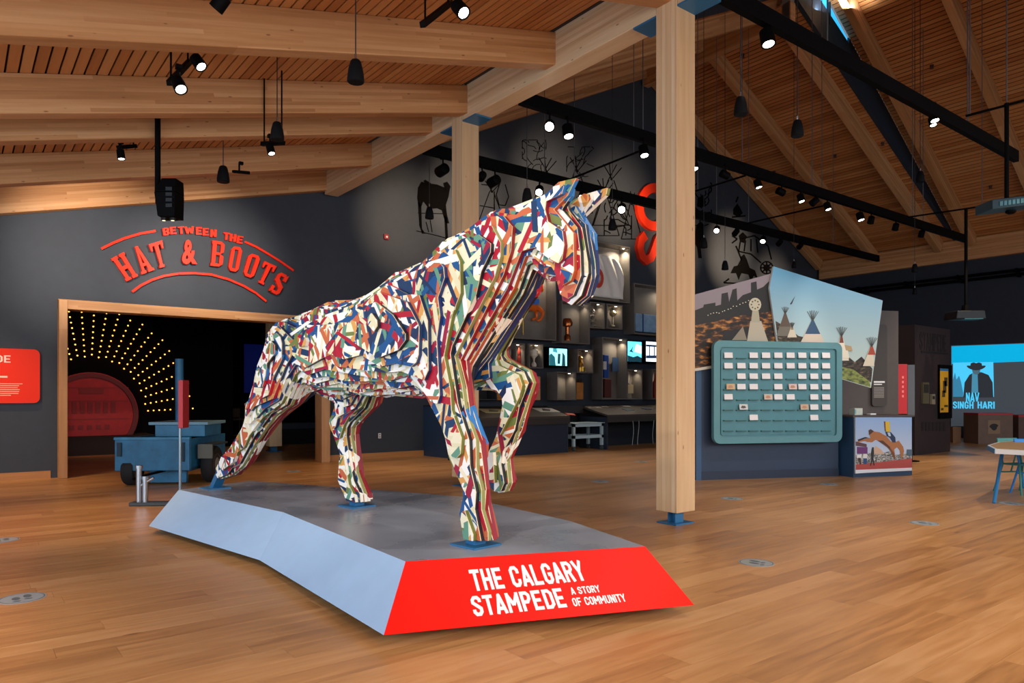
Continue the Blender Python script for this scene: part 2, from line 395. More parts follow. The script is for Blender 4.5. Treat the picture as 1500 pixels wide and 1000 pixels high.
# ridge beams
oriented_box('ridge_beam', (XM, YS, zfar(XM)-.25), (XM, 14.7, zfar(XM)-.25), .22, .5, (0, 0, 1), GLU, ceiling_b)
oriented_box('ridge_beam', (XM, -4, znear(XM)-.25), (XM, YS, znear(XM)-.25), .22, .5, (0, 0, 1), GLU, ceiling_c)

# ---------------- walls
q = MB()
dl, dr, dh = Yp(84, 500, YB).x, Yp(470, 500, YB).x, Yp(84, 440, YB).z
def wp(pts, m=WALL): q.prism([(x, YB, z) for x, z in pts], (0, .25, 0), m)
wp([(-5, 0), (dl, 0), (dl, zwing(dl)), (-5, zwing(-5))])
wp([(dl, dh), (dr, dh), (dr, zwing(dr)), (dl, zwing(dl))])
wp([(dr, 0), (XR, 0), (XR, 6.6), (XM, zfar(XM)), (XG, 6.6), (6.28, 6.3), (dr, zwing(dr))])
struct(q.build('wall_back'))
q = MB(); q.box(XR, XR+.2, -4, 15, 0, 6.75, M('#232b38', .65, noise=.08)); struct(q.build('wall_right'))
q = MB()   # step between the two roof pitches
SW = M('#22303f', .6)
for sgn in (-1, 1):
    e = XG if sgn < 0 else XR; f = lambda u: (e-sgn*u)
    q.prism([(f(.3), YS, zfar(f(.3))-.02), (f(7.4), YS, zfar(f(7.4))-.02), (f(7.4), YS, znear(f(7.4))), (f(.3), YS, znear(f(.3)))], (0, .12, 0), SW)
    q.prism([(f(7.4), YS, zfar(f(7.4))-.02), (f(10.15), YS, zfar(f(10.15))-.02), (f(10.15), YS, znear(f(10.15))-.62), (f(7.4), YS, znear(f(7.4))-.16)], (0, .12, 0), SW)
struct(q.build('wall_step'))
W = struct(thing('window_1', None, None))
for sgn in (-1, 1):
    e = XG if sgn < 0 else XR; f = lambda u: (e-sgn*u)
    q = MB(); q.prism([(f(7.4), YS+.05, znear(f(7.4))-.16), (f(10.15), YS+.05, znear(f(10.15))-.62), (f(10.15), YS+.05, znear(f(10.15))), (f(7.4), YS+.05, znear(f(7.4)))], (0, .02, 0), M('#2aa8f0', .4, emit=1.1 if sgn > 0 else .12)); q.build('pane', W)
    q = MB()
    for u in (8.4, 9.4): q.prism([(f(u), YS-.02, znear(f(u))-.6), (f(u)-.07, YS-.02, znear(f(u))-.6), (f(u)-.07, YS-.02, znear(f(u))-.02), (f(u), YS-.02, znear(f(u))-.02)], (0, .05, 0), M('#1c2a36', .5))
    q.build('mullion', W)
area((XR-8.9, YS-.22, znear(XR-8.9)-.75), (-.1, -.1, 1), 2.0, .1, 26, (.85, .93, 1))
# dark room beyond the doorway
q = MB(); q.box(-3.2, 10.2, 24.0, 24.2, 0, 5, BLACKM); q.box(-3.4, -3.2, 15.05, 24.2, 0, 5, BLACKM); q.box(10.2, 10.4, 15.05, 24.2, 0, 5, BLACKM); q.box(-3.4, 10.4, 15.05, 24.2, 4.9, 5.1, BLACKM)
struct(q.build('wall_gallery'))
# baseboards
BB = wood_slat('baseboard_oak', '#a06a38', '#bd8248', '#c88f55')
q = MB(); q.box(-5, dl-.1, YB-.02, YB-.001, 0, .13, BB); struct(q.build('baseboard_left'))
q = MB(); q.box(dr+.1, 8.85, YB-.02, YB-.001, 0, .13, BB); struct(q.build('baseboard_back'))
# doorway frame
D = struct(thing('door_1', None, None))
jw = .17
q = MB()
oriented_box('jamb', (dl+.065, YB+.06, 0.001), (dl+.065, YB+.06, dh), .13, .36, (0, 1, 0), GLU, D).location.y += .06
oriented_box('jamb', (dr-jw/2+.1, YB+.06, 0.001), (dr-jw/2+.1, YB+.06, dh), .19, .36, (0, 1, 0), GLU, D).location.y += .06
oriented_box('header', (dl, YB+.06, dh+.02), (dr+.1, YB+.06, dh+.02), .36, .17, (0, 0, 1), GLU, D)

# ---------------- girder, eave beam, columns
g = thing('girder', 'long glulam girder over the columns carrying the left ceiling rafters', 'beam', (XG, 5, 5.76))
for ya_, yb_ in ((14.66, 9.652), (9.348, 5.422), (5.118, -4)): oriented_box('beam', (XG, ya_, 6.28), (XG, yb_, 6.28), .30, .52, (0, 0, 1), COLW, g)
q = MB(); q.box(XG-.12, XG+.1, -4, 14.7, 6.29, 6.6, M('#5b3c22', .7)); q.build('blocking', g)
g = thing('eave_beam', 'pale timber eave beam along the top of the far right wall', 'beam', (XR-.15, 5, 5.9))
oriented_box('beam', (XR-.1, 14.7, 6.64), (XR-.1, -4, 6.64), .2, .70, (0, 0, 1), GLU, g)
for (cy, lab) in ((5.27, 'nearest square timber column with blue foot, right of the horse head'),
                  (9.50, 'square timber column standing behind the horse chest'),
                  (18.2, 'square timber column inside the dark doorway'),
                  (1.0, None), (13.9, None)):
    if lab is None: continue
    top = 6.6 if cy < 15 else 4.9
    c = thing('column', lab, 'column', (XG, cy, 0))
    oriented_box('shaft', (XG, cy+.15, .14), (XG, cy+.15, top-.01), .32, .30, (0, 1, 0), COLW, c)
    q = MB(); q.box(XG-.16, XG+.16, cy-.14, cy+.14, 0, .015, STEEL); q.build('base_plate', c, bevel=.003)
    q = MB(); q.box(XG-.07, XG+.07, cy-.055, cy-.04, .015, .14, STEEL); q.box(XG-.07, XG+.07, cy+.04, cy+.055, .015, .14, STEEL); q.box(XG-.008, XG+.008, cy-.04, cy+.04, .015, .14, STEEL); q.build('foot_stub', c)
    if cy < 15:
        q = MB(); q.box(XG-.155, XG+.155, cy-.5, cy+.5, 5.735, 5.757, STEEL); q.build('seat_plate', c)

# ------------------------------------------------------------------ PODIUM
PT, PB = .38, .07
top = [Zp(*p, PT) for p in [(594, 822), (945, 800), (836, 763), (677, 727), (550, 717), (366, 704), (262, 717), (415, 750)]]
bot = [Zp(562, 930, PB)]; rn = (top[1]-top[0]).cross(bot[0]-top[0]); bot.append(Pp(1017, 886, top[0], rn))
ctr = sum(top, Vector())/len(top)
for p in top[2:6]:
    d = (p-ctr); d.z = 0; d.normalize(); r = p + d*.35; r.z = PB; bot.append(r)
bot += [Zp(218, 770, PB), Zp(380, 820, PB)]
pod = thing('podium', 'low faceted grey podium under the horse with a red lettered front', 'podium', (3, 6, 0))
def podium_top_mat():
    m = bpy.data.materials.new('podium_grey'); m.use_nodes = True; nt = m.node_tree; b_ = nt.nodes['Principled BSDF']
    tc = N(nt, 'ShaderNodeTexCoord'); n = N(nt, 'ShaderNodeTexNoise', i_Scale=1.4); n.inputs['Detail'].default_value = 6; nt.links.new(tc.outputs['Object'], n.inputs['Vector'])
    nt.links.new(ramp(nt, n.outputs['Fac'], [(.3, lin('#777d89')), (.7, lin('#9298a4'))]), b_.inputs['Base Color'])
    nt.links.new(ramp(nt, n.outputs['Fac'], [(.3, (.22, .22, .22, 1)), (.7, (.36, .36, .36, 1))]), b_.inputs['Roughness']); return m
PTOP = podium_top_mat(); PSIDE = M('#9db9d6', .55, noise=.03)  # sides painted pale blue for the cool daylight on the grey podium
q = MB(); n = 8
t3 = tessellate_polygon([top]); q.add(top, [t if (top[t[1]]-top[t[0]]).cross(top[t[2]]-top[t[0]]).z > 0 else tuple(reversed(t)) for t in t3], PTOP)
q.build('deck', pod)
for i in range(n):
    j = (i+1) % n; q = MB(); mt = RED if i == 0 else PSIDE
    a, b_, c, d = bot[i], bot[j], top[j], top[i]
    inn = (ctr-(a+b_)/2); inn.z = 0; inn.normalize()
    th = .02
    q.hexa([a, b_, b_+inn*th, a+inn*th, d, c, c+inn*th-Vector((0, 0, .005)), d+inn*th-Vector((0, 0, .005))], mt)
    o = q.build('side_panel', pod)
    if i == 0: o['label'] = 'red front panel'
inner = [p + (ctr-p).normalized()*.55 for p in bot]
q = MB(); q.prism([(p.x, p.y, .002) for p in inner], (0, 0, PB+.08), M('#2a2c31', .7)); q.build('plinth', pod)
# lettering on the red front
A0, B0, T0, T1 = bot[0], bot[1], top[0], top[1]
nrm = (B0-A0).cross(T0-A0).normalized()
def onred(px, py): return Pp(px, py, A0, nrm) + nrm*.001
def red_line(body, p00, p10, p01, off=.012, hk=1.0):
    o_ = onred(*p00); u_ = onred(*p10)-o_; v_ = onred(*p01)-o_
    v2 = nrm.cross(u_.normalized())
    block_text('lettering', body, o_, u_, v2, u_.length, v_.dot(v2)*hk, WHITE, pod, .003, .09, off)
red_line('THE CALGARY', (694, 866), (860, 850), (684, 833), .165, .93)
red_line('STAMPEDE', (695, 903), (832, 889), (690, 869), .165, .86)
red_line('A STORY', (838, 871), (880, 867), (835, 858), .15, .78)
red_line('OF COMMUNITY', (841, 888), (918, 881), (838, 873), .15, .78)

# ------------------------------------------------------------------ HORSE made of upright layers
HCAPS = []
def chain(pts, k=1.0):
    for a, b_ in zip(pts[:-1], pts[1:]): HCAPS.append((*a, *b_, k))
chain([(-.70,1.90,0,.36),(-.25,1.89,0,.41),(.40,1.88,0,.43),(.98,1.95,0,.50),(1.26,1.95,0,.44)],1.04)
chain([(1.50,2.02,0,.36),(1.92,2.32,0,.26)],1.0)
chain([(1.15,2.03,0,.45),(1.58,2.31,0,.355),(1.95,2.485,0,.275),(2.22,2.60,0,.18)],1.08)
chain([(2.33,2.62,0,.17),(2.50,2.46,0,.15),(2.59,2.24,0,.10),(2.57,2.13,0,.09)],.92)
chain([(2.27,2.54,0,.15),(2.38,2.36,0,.13)],1.0)
chain([(2.40,2.70,-.08,.06),(2.54,2.76,-.11,.05),(2.67,2.82,-.13,.022)],1.2)
chain([(2.44,2.68,.08,.05),(2.58,2.73,.10,.04),(2.72,2.78,.12,.018)],1.2)
chain([(-.78,1.86,-.16,.34),(-.98,1.60,-.2,.28),(-1.40,1.28,-.2,.17),(-1.70,.98,-.2,.125),(-1.90,.82,-.2,.13),(-2.14,.70,-.2,.115),(-2.36,.60,-.2,.10)],1.1)
chain([(-1.42,1.31,-.2,.12),(-1.66,1.34,-.2,.06)],1.0)
chain([(-.60,1.75,.16,.36),(-.26,1.50,.2,.22),(-.54,1.17,.2,.12),(-.44,.84,.2,.080),(-.42,.66,.2,.10),(-.28,.46,.2,.12)],1.1)
chain([(-.54,1.17,.2,.1),(-.66,1.22,.2,.05)],1.0)
chain([(1.30,1.80,-.16,.34),(1.54,1.46,-.2,.15),(1.71,1.08,-.2,.12),(1.82,.76,-.2,.078),(1.80,.62,-.2,.09),(1.86,.46,-.2,.12)],1.1)
chain([(1.30,1.80,.16,.32),(1.45,1.68,.2,.17),(1.88,1.52,.2,.11),(1.78,1.22,.2,.08),(1.62,.93,.2,.085),(1.66,.80,.2,.10)],1.1)
TH = math.atan(.13); hf = (math.sin(TH), -math.cos(TH)); hl = (math.cos(TH), math.sin(TH)); HO = (2.90, 6.0)
RES = .015
sg = np.arange(-2.85, 3.05, RES); zg = np.arange(PT+.045, 3.05, RES); SG, ZG = np.meshgrid(sg, zg, indexing='ij')
def hfield(Lv, K=36.):
    acc = np.zeros_like(SG)
    for (s0, z0, l0, r0, s1, z1, l1, r1, k) in HCAPS:
        if abs(Lv-(l0+l1)/2)*k > max(r0, r1)+.25: continue
        bx, bz, bl = s1-s0, z1-z0, (l1-l0)*k
        t = np.clip(((SG-s0)*bx+(ZG-z0)*bz+(Lv-l0)*k*bl)/(bx*bx+bz*bz+bl*bl), 0, 1)
        d = np.sqrt((SG-s0-t*bx)**2+(ZG-z0-t*bz)**2+((Lv-l0)*k-t*bl)**2)-(r0+t*(r1-r0))
        acc += np.exp(-d*K)
    return -np.log(np.maximum(acc, 1e-30))/K
def WOB(i):
    rr = random.Random(100+i); a1, a2, a3, a4 = [rr.uniform(0, 6.28) for _ in range(4)]
    return .007*np.sin(SG*7.0+ZG*3+a1)*np.sin(ZG*8.0+a2) + .006*np.sin(SG*14+a3-ZG*9) + .004*np.sin(ZG*19+SG*6+a4)
def contours(f):
    """marching squares, closed loops of f=0 (inside f<0)"""
    f = f.copy(); f[0, :] = f[-1, :] = 1; f[:, 0] = 1; f[:, -1] = 1
    ins = f < 0; nx, ny = f.shape; seg = {}
    code = (ins[:-1, :-1]*1 + ins[1:, :-1]*2 + ins[1:, 1:]*4 + ins[:-1, 1:]*8)
    T = {1: [(3, 0)], 2: [(0, 1)], 3: [(3, 1)], 4: [(1, 2)], 5: [(3, 0), (1, 2)], 6: [(0, 2)], 7: [(3, 2)], 8: [(2, 3)], 9: [(2, 0)], 10: [(0, 1), (2, 3)], 11: [(2, 1)], 12: [(1, 3)], 13: [(1, 0)], 14: [(0, 3)]}
    def ek(i, j, e):
        return ((i, j, 0), (i+1, j, 1), (i, j+1, 0), (i, j, 1))[e]
    for i, j in zip(*np.nonzero((code > 0) & (code < 15))):
        for a, b_ in T[int(code[i, j])]: seg[ek(i, j, a)] = ek(i, j, b_)
    def pt(k):
        i, j, d = k
        if d == 0: a, b_ = f[i, j], f[i+1, j]; t = a/(a-b_); return (sg[i]+t*RES, zg[j])
        a, b_ = f[i, j], f[i, j+1]; t = a/(a-b_); return (sg[i], zg[j]+t*RES)
    loops = []
    while seg:
        k0, k1 = seg.popitem(); lp = [k0]
        while k1 != k0 and k1 in seg: lp.append(k1); k1 = seg.pop(k1)
        loops.append([pt(k) for k in lp])
    return loops
def simplify(pts, eps):
    def dp(a, b_):
        if b_ <= a+1: return []
        p0 = np.array(P[a]); p1 = np.array(P[b_]); v = p1-p0; L = np.hypot(*v) or 1e-9
        q_ = np.array(P[a+1:b_])-p0; dist = np.abs(q_[:, 0]*v[1]-q_[:, 1]*v[0])/L; k = int(dist.argmax())
        if dist[k] < eps: return []
        m_ = a+1+k; return dp(a, m_)+[m_]+dp(m_, b_)
    P = pts+[pts[0]]; h_ = len(pts)//2
    idx = [0]+dp(0, h_)+[h_]+dp(h_, len(pts)); return [P[i] for i in idx if i < len(pts)]
PAL = ['#f0ede6', '#ddd5ae', '#e8dfbe', '#d39a50', '#ab0826', '#0c4c84', '#5f9078', '#f0ede6', '#c0643c', '#960a32', '#0a3258', '#16294f', '#6e7a3c']
def collage(name, scale=1.0):
    m = bpy.data.materials.new(name); m.use_nodes = True; nt = m.node_tree; b_ = nt.nodes['Principled BSDF']
    tc = N(nt, 'ShaderNodeTexCoord'); oi = N(nt, 'ShaderNodeObjectInfo')
    base = None
    for k in range(11):
        ad = N(nt, 'ShaderNodeVectorMath'); ad.operation = 'ADD'; nt.links.new(tc.outputs['Object'], ad.inputs[0]); ad.inputs[1].default_value = (k*3.7, 0, k*5.3)
        sw = N(nt, 'ShaderNodeSeparateXYZ'); nt.links.new(ad.outputs[0], sw.inputs[0])
        v2 = N(nt, 'ShaderNodeCombineXYZ'); nt.links.new(sw.outputs['X'], v2.inputs[0]); nt.links.new(sw.outputs['Z'], v2.inputs[1])
        nt.links.new(math_(nt, 'MULTIPLY', math_(nt, 'FLOOR', math_(nt, 'DIVIDE', sw.outputs['Y'], .038)), 1.37), v2.inputs[2])
        vo = N(nt, 'ShaderNodeTexVoronoi', i_Scale=[3.4, 3.0, 3.6, 3.9, 3.3, 4.6, 4.2, 3.2, 4.0, 4.8, 3.6][k]*scale); nt.links.new(v2.outputs[0], vo.inputs['Vector'])
        wn = N(nt, 'ShaderNodeTexWhiteNoise'); nt.links.new(vo.outputs['Color'], wn.inputs['Vector'])
        sc_ = N(nt, 'ShaderNodeSeparateColor'); nt.links.new(wn.outputs['Color'], sc_.inputs[0])
        pc = (0.0, ) ; n_ = len(PAL)
        order = PAL[k:]+PAL[:k] if k else ['#f0ede6', '#e8dfbe', '#f0ede6', '#d39a50', '#ab0826', '#f0ede6', '#0c4c84', '#ddd5ae', '#f0ede6', '#5f9078', '#0a3258', '#e8dfbe', '#c0643c']
        colr = ramp(nt, sc_.outputs[0], [(i/n_, lin(c)) for i, c in enumerate(order)], 'CONSTANT')
        if base is None: base = colr; continue
        df = N(nt, 'ShaderNodeVectorMath'); df.operation = 'SUBTRACT'; nt.links.new(v2.outputs[0], df.inputs[0]); nt.links.new(vo.outputs['Position'], df.inputs[1])
        ds = N(nt, 'ShaderNodeSeparateXYZ'); nt.links.new(df.outputs[0], ds.inputs[0])
        th = math_(nt, 'MULTIPLY', sc_.outputs[1], 6.283)
        perp = math_(nt, 'ABSOLUTE', math_(nt, 'ADD', math_(nt, 'MULTIPLY', ds.outputs[0], math_(nt, 'SINE', th)), math_(nt, 'MULTIPLY', ds.outputs[1], math_(nt, 'COSINE', th))))
        wd = math_(nt, 'ADD', math_(nt, 'MULTIPLY', sc_.outputs[2], .013/scale), .008/scale)
        mask = math_(nt, 'LESS_THAN', perp, wd)
        base = mix(nt, mask, base, colr)
    nt.links.new(base, b_.inputs['Base Color']); b_.inputs['Roughness'].default_value = .5
    return m
COLL = collage('painted_strip_collage', .72)
EDGES = ['#10162a', '#152a66', '#8c1018', '#0c1018', '#666c2c', '#860c2a', '#14305c', '#0d1120', '#b04a24', '#122650', '#8a8a52']  # layer colours, mostly darkened to stand for the shadow between layers
def edge_mat(hexc, i):
    m = bpy.data.materials.new('layer_edge'); m.use_nodes = True; nt = m.node_tree; b_ = nt.nodes['Principled BSDF']
    tc = N(nt, 'ShaderNodeTexCoord'); vo = N(nt, 'ShaderNodeTexVoronoi', i_Scale=4.5); nt.links.new(tc.outputs['Object'], vo.inputs['Vector'])
    wn = N(nt, 'ShaderNodeTexWhiteNoise'); nt.links.new(vo.outputs['Color'], wn.inputs['Vector'])
    c2 = ramp(nt, wn.outputs['Value'], [(0, lin('#f0ece0')), (.25, lin('#1f6fb5')), (.4, lin('#c8102e')), (.55, lin('#e9c07a')), (.7, lin('#8fb59a')), (.85, lin('#f0ece0'))], 'CONSTANT')
    sc_ = N(nt, 'ShaderNodeSeparateColor'); nt.links.new(wn.outputs['Color'], sc_.inputs[0])
    base = mix(nt, math_(nt, 'GREATER_THAN', sc_.outputs[1], .80), lin(hexc), c2)
    # pale facing ply on the outer part of each board
    sy = N(nt, 'ShaderNodeSeparateXYZ'); nt.links.new(tc.outputs['Object'], sy.inputs[0])
    fr = math_(nt, 'FRACT', math_(nt, 'DIVIDE', math_(nt, 'ADD', sy.outputs['Y'], 10.5*PITCH), PITCH))
    base = mix(nt, math_(nt, 'LESS_THAN', fr, .20), base, lin('#d9cda4'))
    nt.links.new(base, b_.inputs['Base Color']); b_.inputs['Roughness'].default_value = .5; return m
PITCH = .038
EM = [edge_mat(c, i) for i, c in enumerate(EDGES)]
horse = thing('horse_sculpture', 'life-size leaping horse built of upright layers covered in multicoloured strips', 'sculpture', (HO[0], HO[1], PT))
hm = Matrix(((hf[0], hl[0], 0, HO[0]), (hf[1], hl[1], 0, HO[1]), (0, 0, 1, 0), (0, 0, 0, 1)))
for i in range(-13, 14):
    lc = i*PITCH; loops = contours(hfield(lc) + WOB(i))
    q = MB()
    for lp in loops:
        if len(lp) < 14: continue
        arr = np.array(lp); ar = .5*np.sum(arr[:, 0]*np.roll(arr[:, 1], -1)-np.roll(arr[:, 0], -1)*arr[:, 1])
        if abs(ar) < .004: continue
        if ar < 0: lp = lp[::-1]
        lp = simplify(lp, .016)
        if len(lp) < 4: continue
        q.prism([(x, lc-.0182, z) for x, z in lp], (0, .0364, 0), COLL, EM[(i*3+72) % len(EM)])
    if not q.v: continue
    me = q.mesh('layer'); o = bpy.data.objects.new('layer', me); C.objects.link(o)
    o.parent = horse; o.matrix_parent_inverse = horse.matrix_basis.inverted(); o.matrix_basis = hm.copy()
    bv = o.modifiers.new('bevel', 'BEVEL'); bv.width = .003; bv.segments = 1; bv.limit_method = 'ANGLE'; bv.angle_limit = math.radians(60)
def hp(s, L, z): return Vector((HO[0]+hf[0]*s+hl[0]*L, HO[1]+hf[1]*s+hl[1]*L, z))
for (s, L, s2, z2, lab) in ((-2.62, -.2, -2.40, .62, 'slanted blue steel strut'), (-.33, .2, -.33, .46, None), (1.80, -.2, 1.80, .46, None)):
    q = MB(); a, b_, c, d = hp(s-.13, L-.13, PT), hp(s+.13, L-.13, PT), hp(s+.13, L+.13, PT), hp(s-.13, L+.13, PT)
    q.prism([a+Vector((0, 0, .001)), b_+Vector((0, 0, .001)), c+Vector((0, 0, .001)), d+Vector((0, 0, .001))], (0, 0, .012), STEEL)
    w = .05
    lo = [hp(s-w, L-w, PT+.012), hp(s+w, L-w, PT+.012), hp(s+w, L+w, PT+.012), hp(s-w, L+w, PT+.012)]
    hi = [hp(s2-w, L-w, z2), hp(s2+w, L-w, z2), hp(s2+w, L+w, z2), hp(s2-w, L+w, z2)]
    q.hexa(lo+hi, STEEL); o = q.build('support_foot', horse)
    if lab: o['label'] = lab
# ------------------------------------------------------------------ sign over the doorway
YF = YB-.001
def yw(px, py, off=.0): return Yp(px, py, YF-off)
sign = thing('doorway_sign', 'raised red arched lettering BETWEEN THE HAT & BOOTS above the doorway', 'sign', (3, YB, 3.9))
def glyph_mesh(ch):
    """slab-serif block letters on a 1 x 1 cell as lists of quads / polygons"""
    s = .26; b_ = .13
    R = lambda x0, x1, y0, y1: [(x0, y0), (x1, y0), (x1, y1), (x0, y1)]
    def ring(x0, x1, y0, y1, w, h, ch_=.22):
        o_ = [(x0+ch_, y0), (x1-ch_, y0), (x1, y0+ch_*.6), (x1, y1-ch_*.6), (x1-ch_, y1), (x0+ch_, y1), (x0, y1-ch_*.6), (x0, y0+ch_*.6)]
        c2 = max(.02, ch_-w*.6)
        i_ = [(x0+w+c2*.4, y0+h), (x1-w-c2*.4, y0+h), (x1-w, y0+h+c2*.5), (x1-w, y1-h-c2*.5), (x1-w-c2*.4, y1-h), (x0+w+c2*.4, y1-h), (x0+w, y1-h-c2*.5), (x0+w, y0+h+c2*.5)]
        return [[o_[k], o_[(k+1) % 8], i_[(k+1) % 8], i_[k]] for k in range(8)]
    if ch == 'H': return [R(.08, .36, 0, 1), R(.64, .92, 0, 1), R(.36, .64, .42, .56), R(0, .44, 0, b_*.8), R(.56, 1, 0, b_*.8), R(0, .44, 1-b_*.8, 1), R(.56, 1, 1-b_*.8, 1)]
    if ch == 'A': return [[(.10, 0), (.32, 0), (.56, 1), (.34, 1)], [(.62, 0), (.92, 0), (.68, 1), (.40, 1)], R(.25, .75, .25, .36), R(0, .40, 0, .1), R(.54, 1, 0, .1), R(.30, .70, .92, 1)]
    if ch == 'T': return [R(.35, .65, 0, 1), R(0, 1, .88, 1), [(0, .70), (.12, .70), (.2, .88), (0, .88)], [(.88, .70), (1, .70), (1, .88), (.8, .88)], R(.2, .8, 0, .1)]
    if ch == 'O': return ring(.04, .96, 0, 1, .30, .12)
    if ch == 'B': return [R(.06, .36, 0, 1), R(0, .7, 0, .12), R(0, .7, .88, 1), R(.36, .7, .45, .56), [(.7, 0), (.95, .12), (.7, .12)], [(.66, .0), (.96, .1), (.96, .42), (.66, .5)], [(.66, .5), (.93, .58), (.93, .9), (.66, 1)]]
    if ch == 'S': return [R(.06, .34, .55, .88), [(.06, .88), (.34, .88), (.34, 1), (.24, 1)], R(.3, .74, .86, 1), [(.66, .68), (.94, .68), (.94, 1), (.66, .9)], [(.06, .60), (.34, .72), (.94, .42), (.66, .30)], R(.66, .94, .12, .45), [(.66, .12), (.94, .12), (.78, 0), (.66, 0)], R(.28, .7, 0, .14), [(.06, 0), (.34, .1), (.34, .32), (.06, .32)]]
    return []
def arch_letter(ch, quad, name='letter', depth=.07):
    """quad: pixel corners bl, br, tr, tl"""
    P4 = [yw(*p) for p in quad]; q_ = MB()
    if ch in 'HATOBS' and depth > .055 or ch in 'BETWNH' and depth < .055:
        if depth > .055: polys = glyph_mesh(ch)
        else: gp, gw = glyph(ch, .2); polys = [[(x_/gw, y_) for x_, y_ in p_] for p_ in gp]
        for n_, pl in enumerate(polys):
            pts = []
            for x, y in pl:
                a = P4[0].lerp(P4[1], x); c = P4[3].lerp(P4[2], x); pts.append(a.lerp(c, y))
            e = .0006*n_
            q_.prism([p - Vector((0, .03, 0)) for p in pts], (0, -depth-e, 0), SIGNRED)
        return q_.build(name, sign)
    me = text_mesh(ch, 1, 1, .5, .035); co = np.zeros(len(me.vertices)*3); me.vertices.foreach_get('co', co); co = co.reshape(-1, 3); mn = co.min(0); mx = co.max(0)
    out = []
    for x, y, z in (co-mn)/(mx-mn):
        p = P4[0].lerp(P4[1], x).lerp(P4[3].lerp(P4[2], x), y); out += [p.x, YF-.03-z*depth, p.z]
    me.vertices.foreach_set('co', out); me.materials.clear(); me.materials.append(SIGNRED); me.update(); return link(name, me, sign)
arch_letter('H', [(184, 413), (201, 405), (180, 370), (161, 380)])
arch_letter('A', [(206, 403), (225, 396), (204, 361), (192, 363)])
arch_letter('T', [(230, 394), (242, 391), (236, 353), (216, 359)])
arch_letter('&', [(264, 388), (287, 388), (283, 352), (267, 352)])
arch_letter('B', [(306, 390), (324, 392), (329, 356), (309, 353)])
arch_letter('O', [(331, 396), (347, 400), (354, 364), (337, 361)])
arch_letter('O', [(353, 403), (369, 409), (381, 377), (362, 371)])
arch_letter('T', [(374, 413), (386, 419), (403, 391), (385, 383)])
arch_letter('S', [(390, 426), (406, 434), (422, 406), (406, 398)])
w1 = [('B', 237, 341), ('E', 247.5, 339.5), ('T', 259, 339), ('W', 271, 339), ('E', 285, 340), ('E', 295, 341.5), ('N', 306, 343.5), ('T', 325, 348), ('H', 334.5, 350), ('E', 345, 353)]
for k, (ch, x, y) in enumerate(w1):
    ang = math.radians((x-290)*.16); c_, s_ = math.cos(ang), math.sin(ang); w = 9.5 if ch != 'W' else 12; h_ = 11
    def rot(dx, dy): return (x+5+dx*c_-dy*s_, y-5+5+dx*s_+dy*c_-1)
    arch_letter(ch, [rot(-w/2, h_/2), rot(w/2, h_/2), rot(w/2, -h_/2), rot(-w/2, -h_/2)], depth=.05)
def curve_bar(pts):
    P3 = [yw(x, y, .06) for x, y in pts]; q_ = MB()
    for a, b_ in zip(P3[:-1], P3[1:]):
        d = (b_-a).normalized(); n_ = Vector((-d.z, 0, d.x))*.022; a2 = a-d*.004; b2 = b_+d*.004
        q_.prism([a2-n_, b2-n_, b2+n_, a2+n_], (0, .035, 0), SIGNRED)
    return q_.build('curved_bar', sign)
curve_bar([(149, 364), (165, 356), (182, 349), (205, 342), (228, 338)])
curve_bar([(359, 354), (375, 361), (392, 371), (410, 382), (430, 396)])
curve_bar([(194, 427), (206, 418), (222, 410), (240, 404), (262, 400.5), (285, 400), (310, 402), (335, 409), (358, 419), (375, 429), (390, 441)])

# left edge red text panel
def rounded(o_, u_, v_, w, h_, r, seg=5):
    pts = []
    for cx_, cy_, a0 in ((w-r, h_-r, 0), (r, h_-r, 90), (r, r, 180), (w-r, r, 270)):
        for k in range(seg+1):
            a = math.radians(a0+90*k/seg); pts.append(o_+u_*(cx_+r*math.cos(a))+v_*(cy_+r*math.sin(a)))
    return pts
UX, UZ = Vector((1, 0, 0)), Vector((0, 0, 1))
pr = yw(58, 590); pt_ = yw(58, 512); ph = pt_.z-pr.z
t = thing('wall_text_panel', 'red rounded text panel on the grey wall left of the doorway', 'sign', (pr.x-.9, YB, pr.z))
q = MB(); q.prism(rounded(Vector((pr.x-1.75, YB-.02, pr.z)), UX, UZ, 1.75, ph, .09), (0, -.035, 0), SIGNRED); q.build('panel', t)
yt = YB-.056
xx = Yp(16, 530, yt).x
block_text('lettering', 'STAMPEDE', (xx-.92, yt, Yp(16, 531, yt).z), UX, UZ, .92, .12, M('#ffd9c8', .6), t, .002)
q = MB(); q.box(xx-.8, Yp(11, 552, yt).x, yt, yt+.002, Yp(11, 553, yt).z, Yp(11, 550.5, yt).z, M('#ffd9c8', .6)); 
for k, x in enumerate((33, 28, 26, 29, 28, 27, 16)):
    q.box(xx-.8, Yp(x, 562, yt).x, yt, yt+.002, Yp(x, 562+k*2.8, yt).z-.006, Yp(x, 562+k*2.8, yt).z+.006, M('#ffb59c', .6))
q.build('text_lines', t)['kind'] = 'stuff'
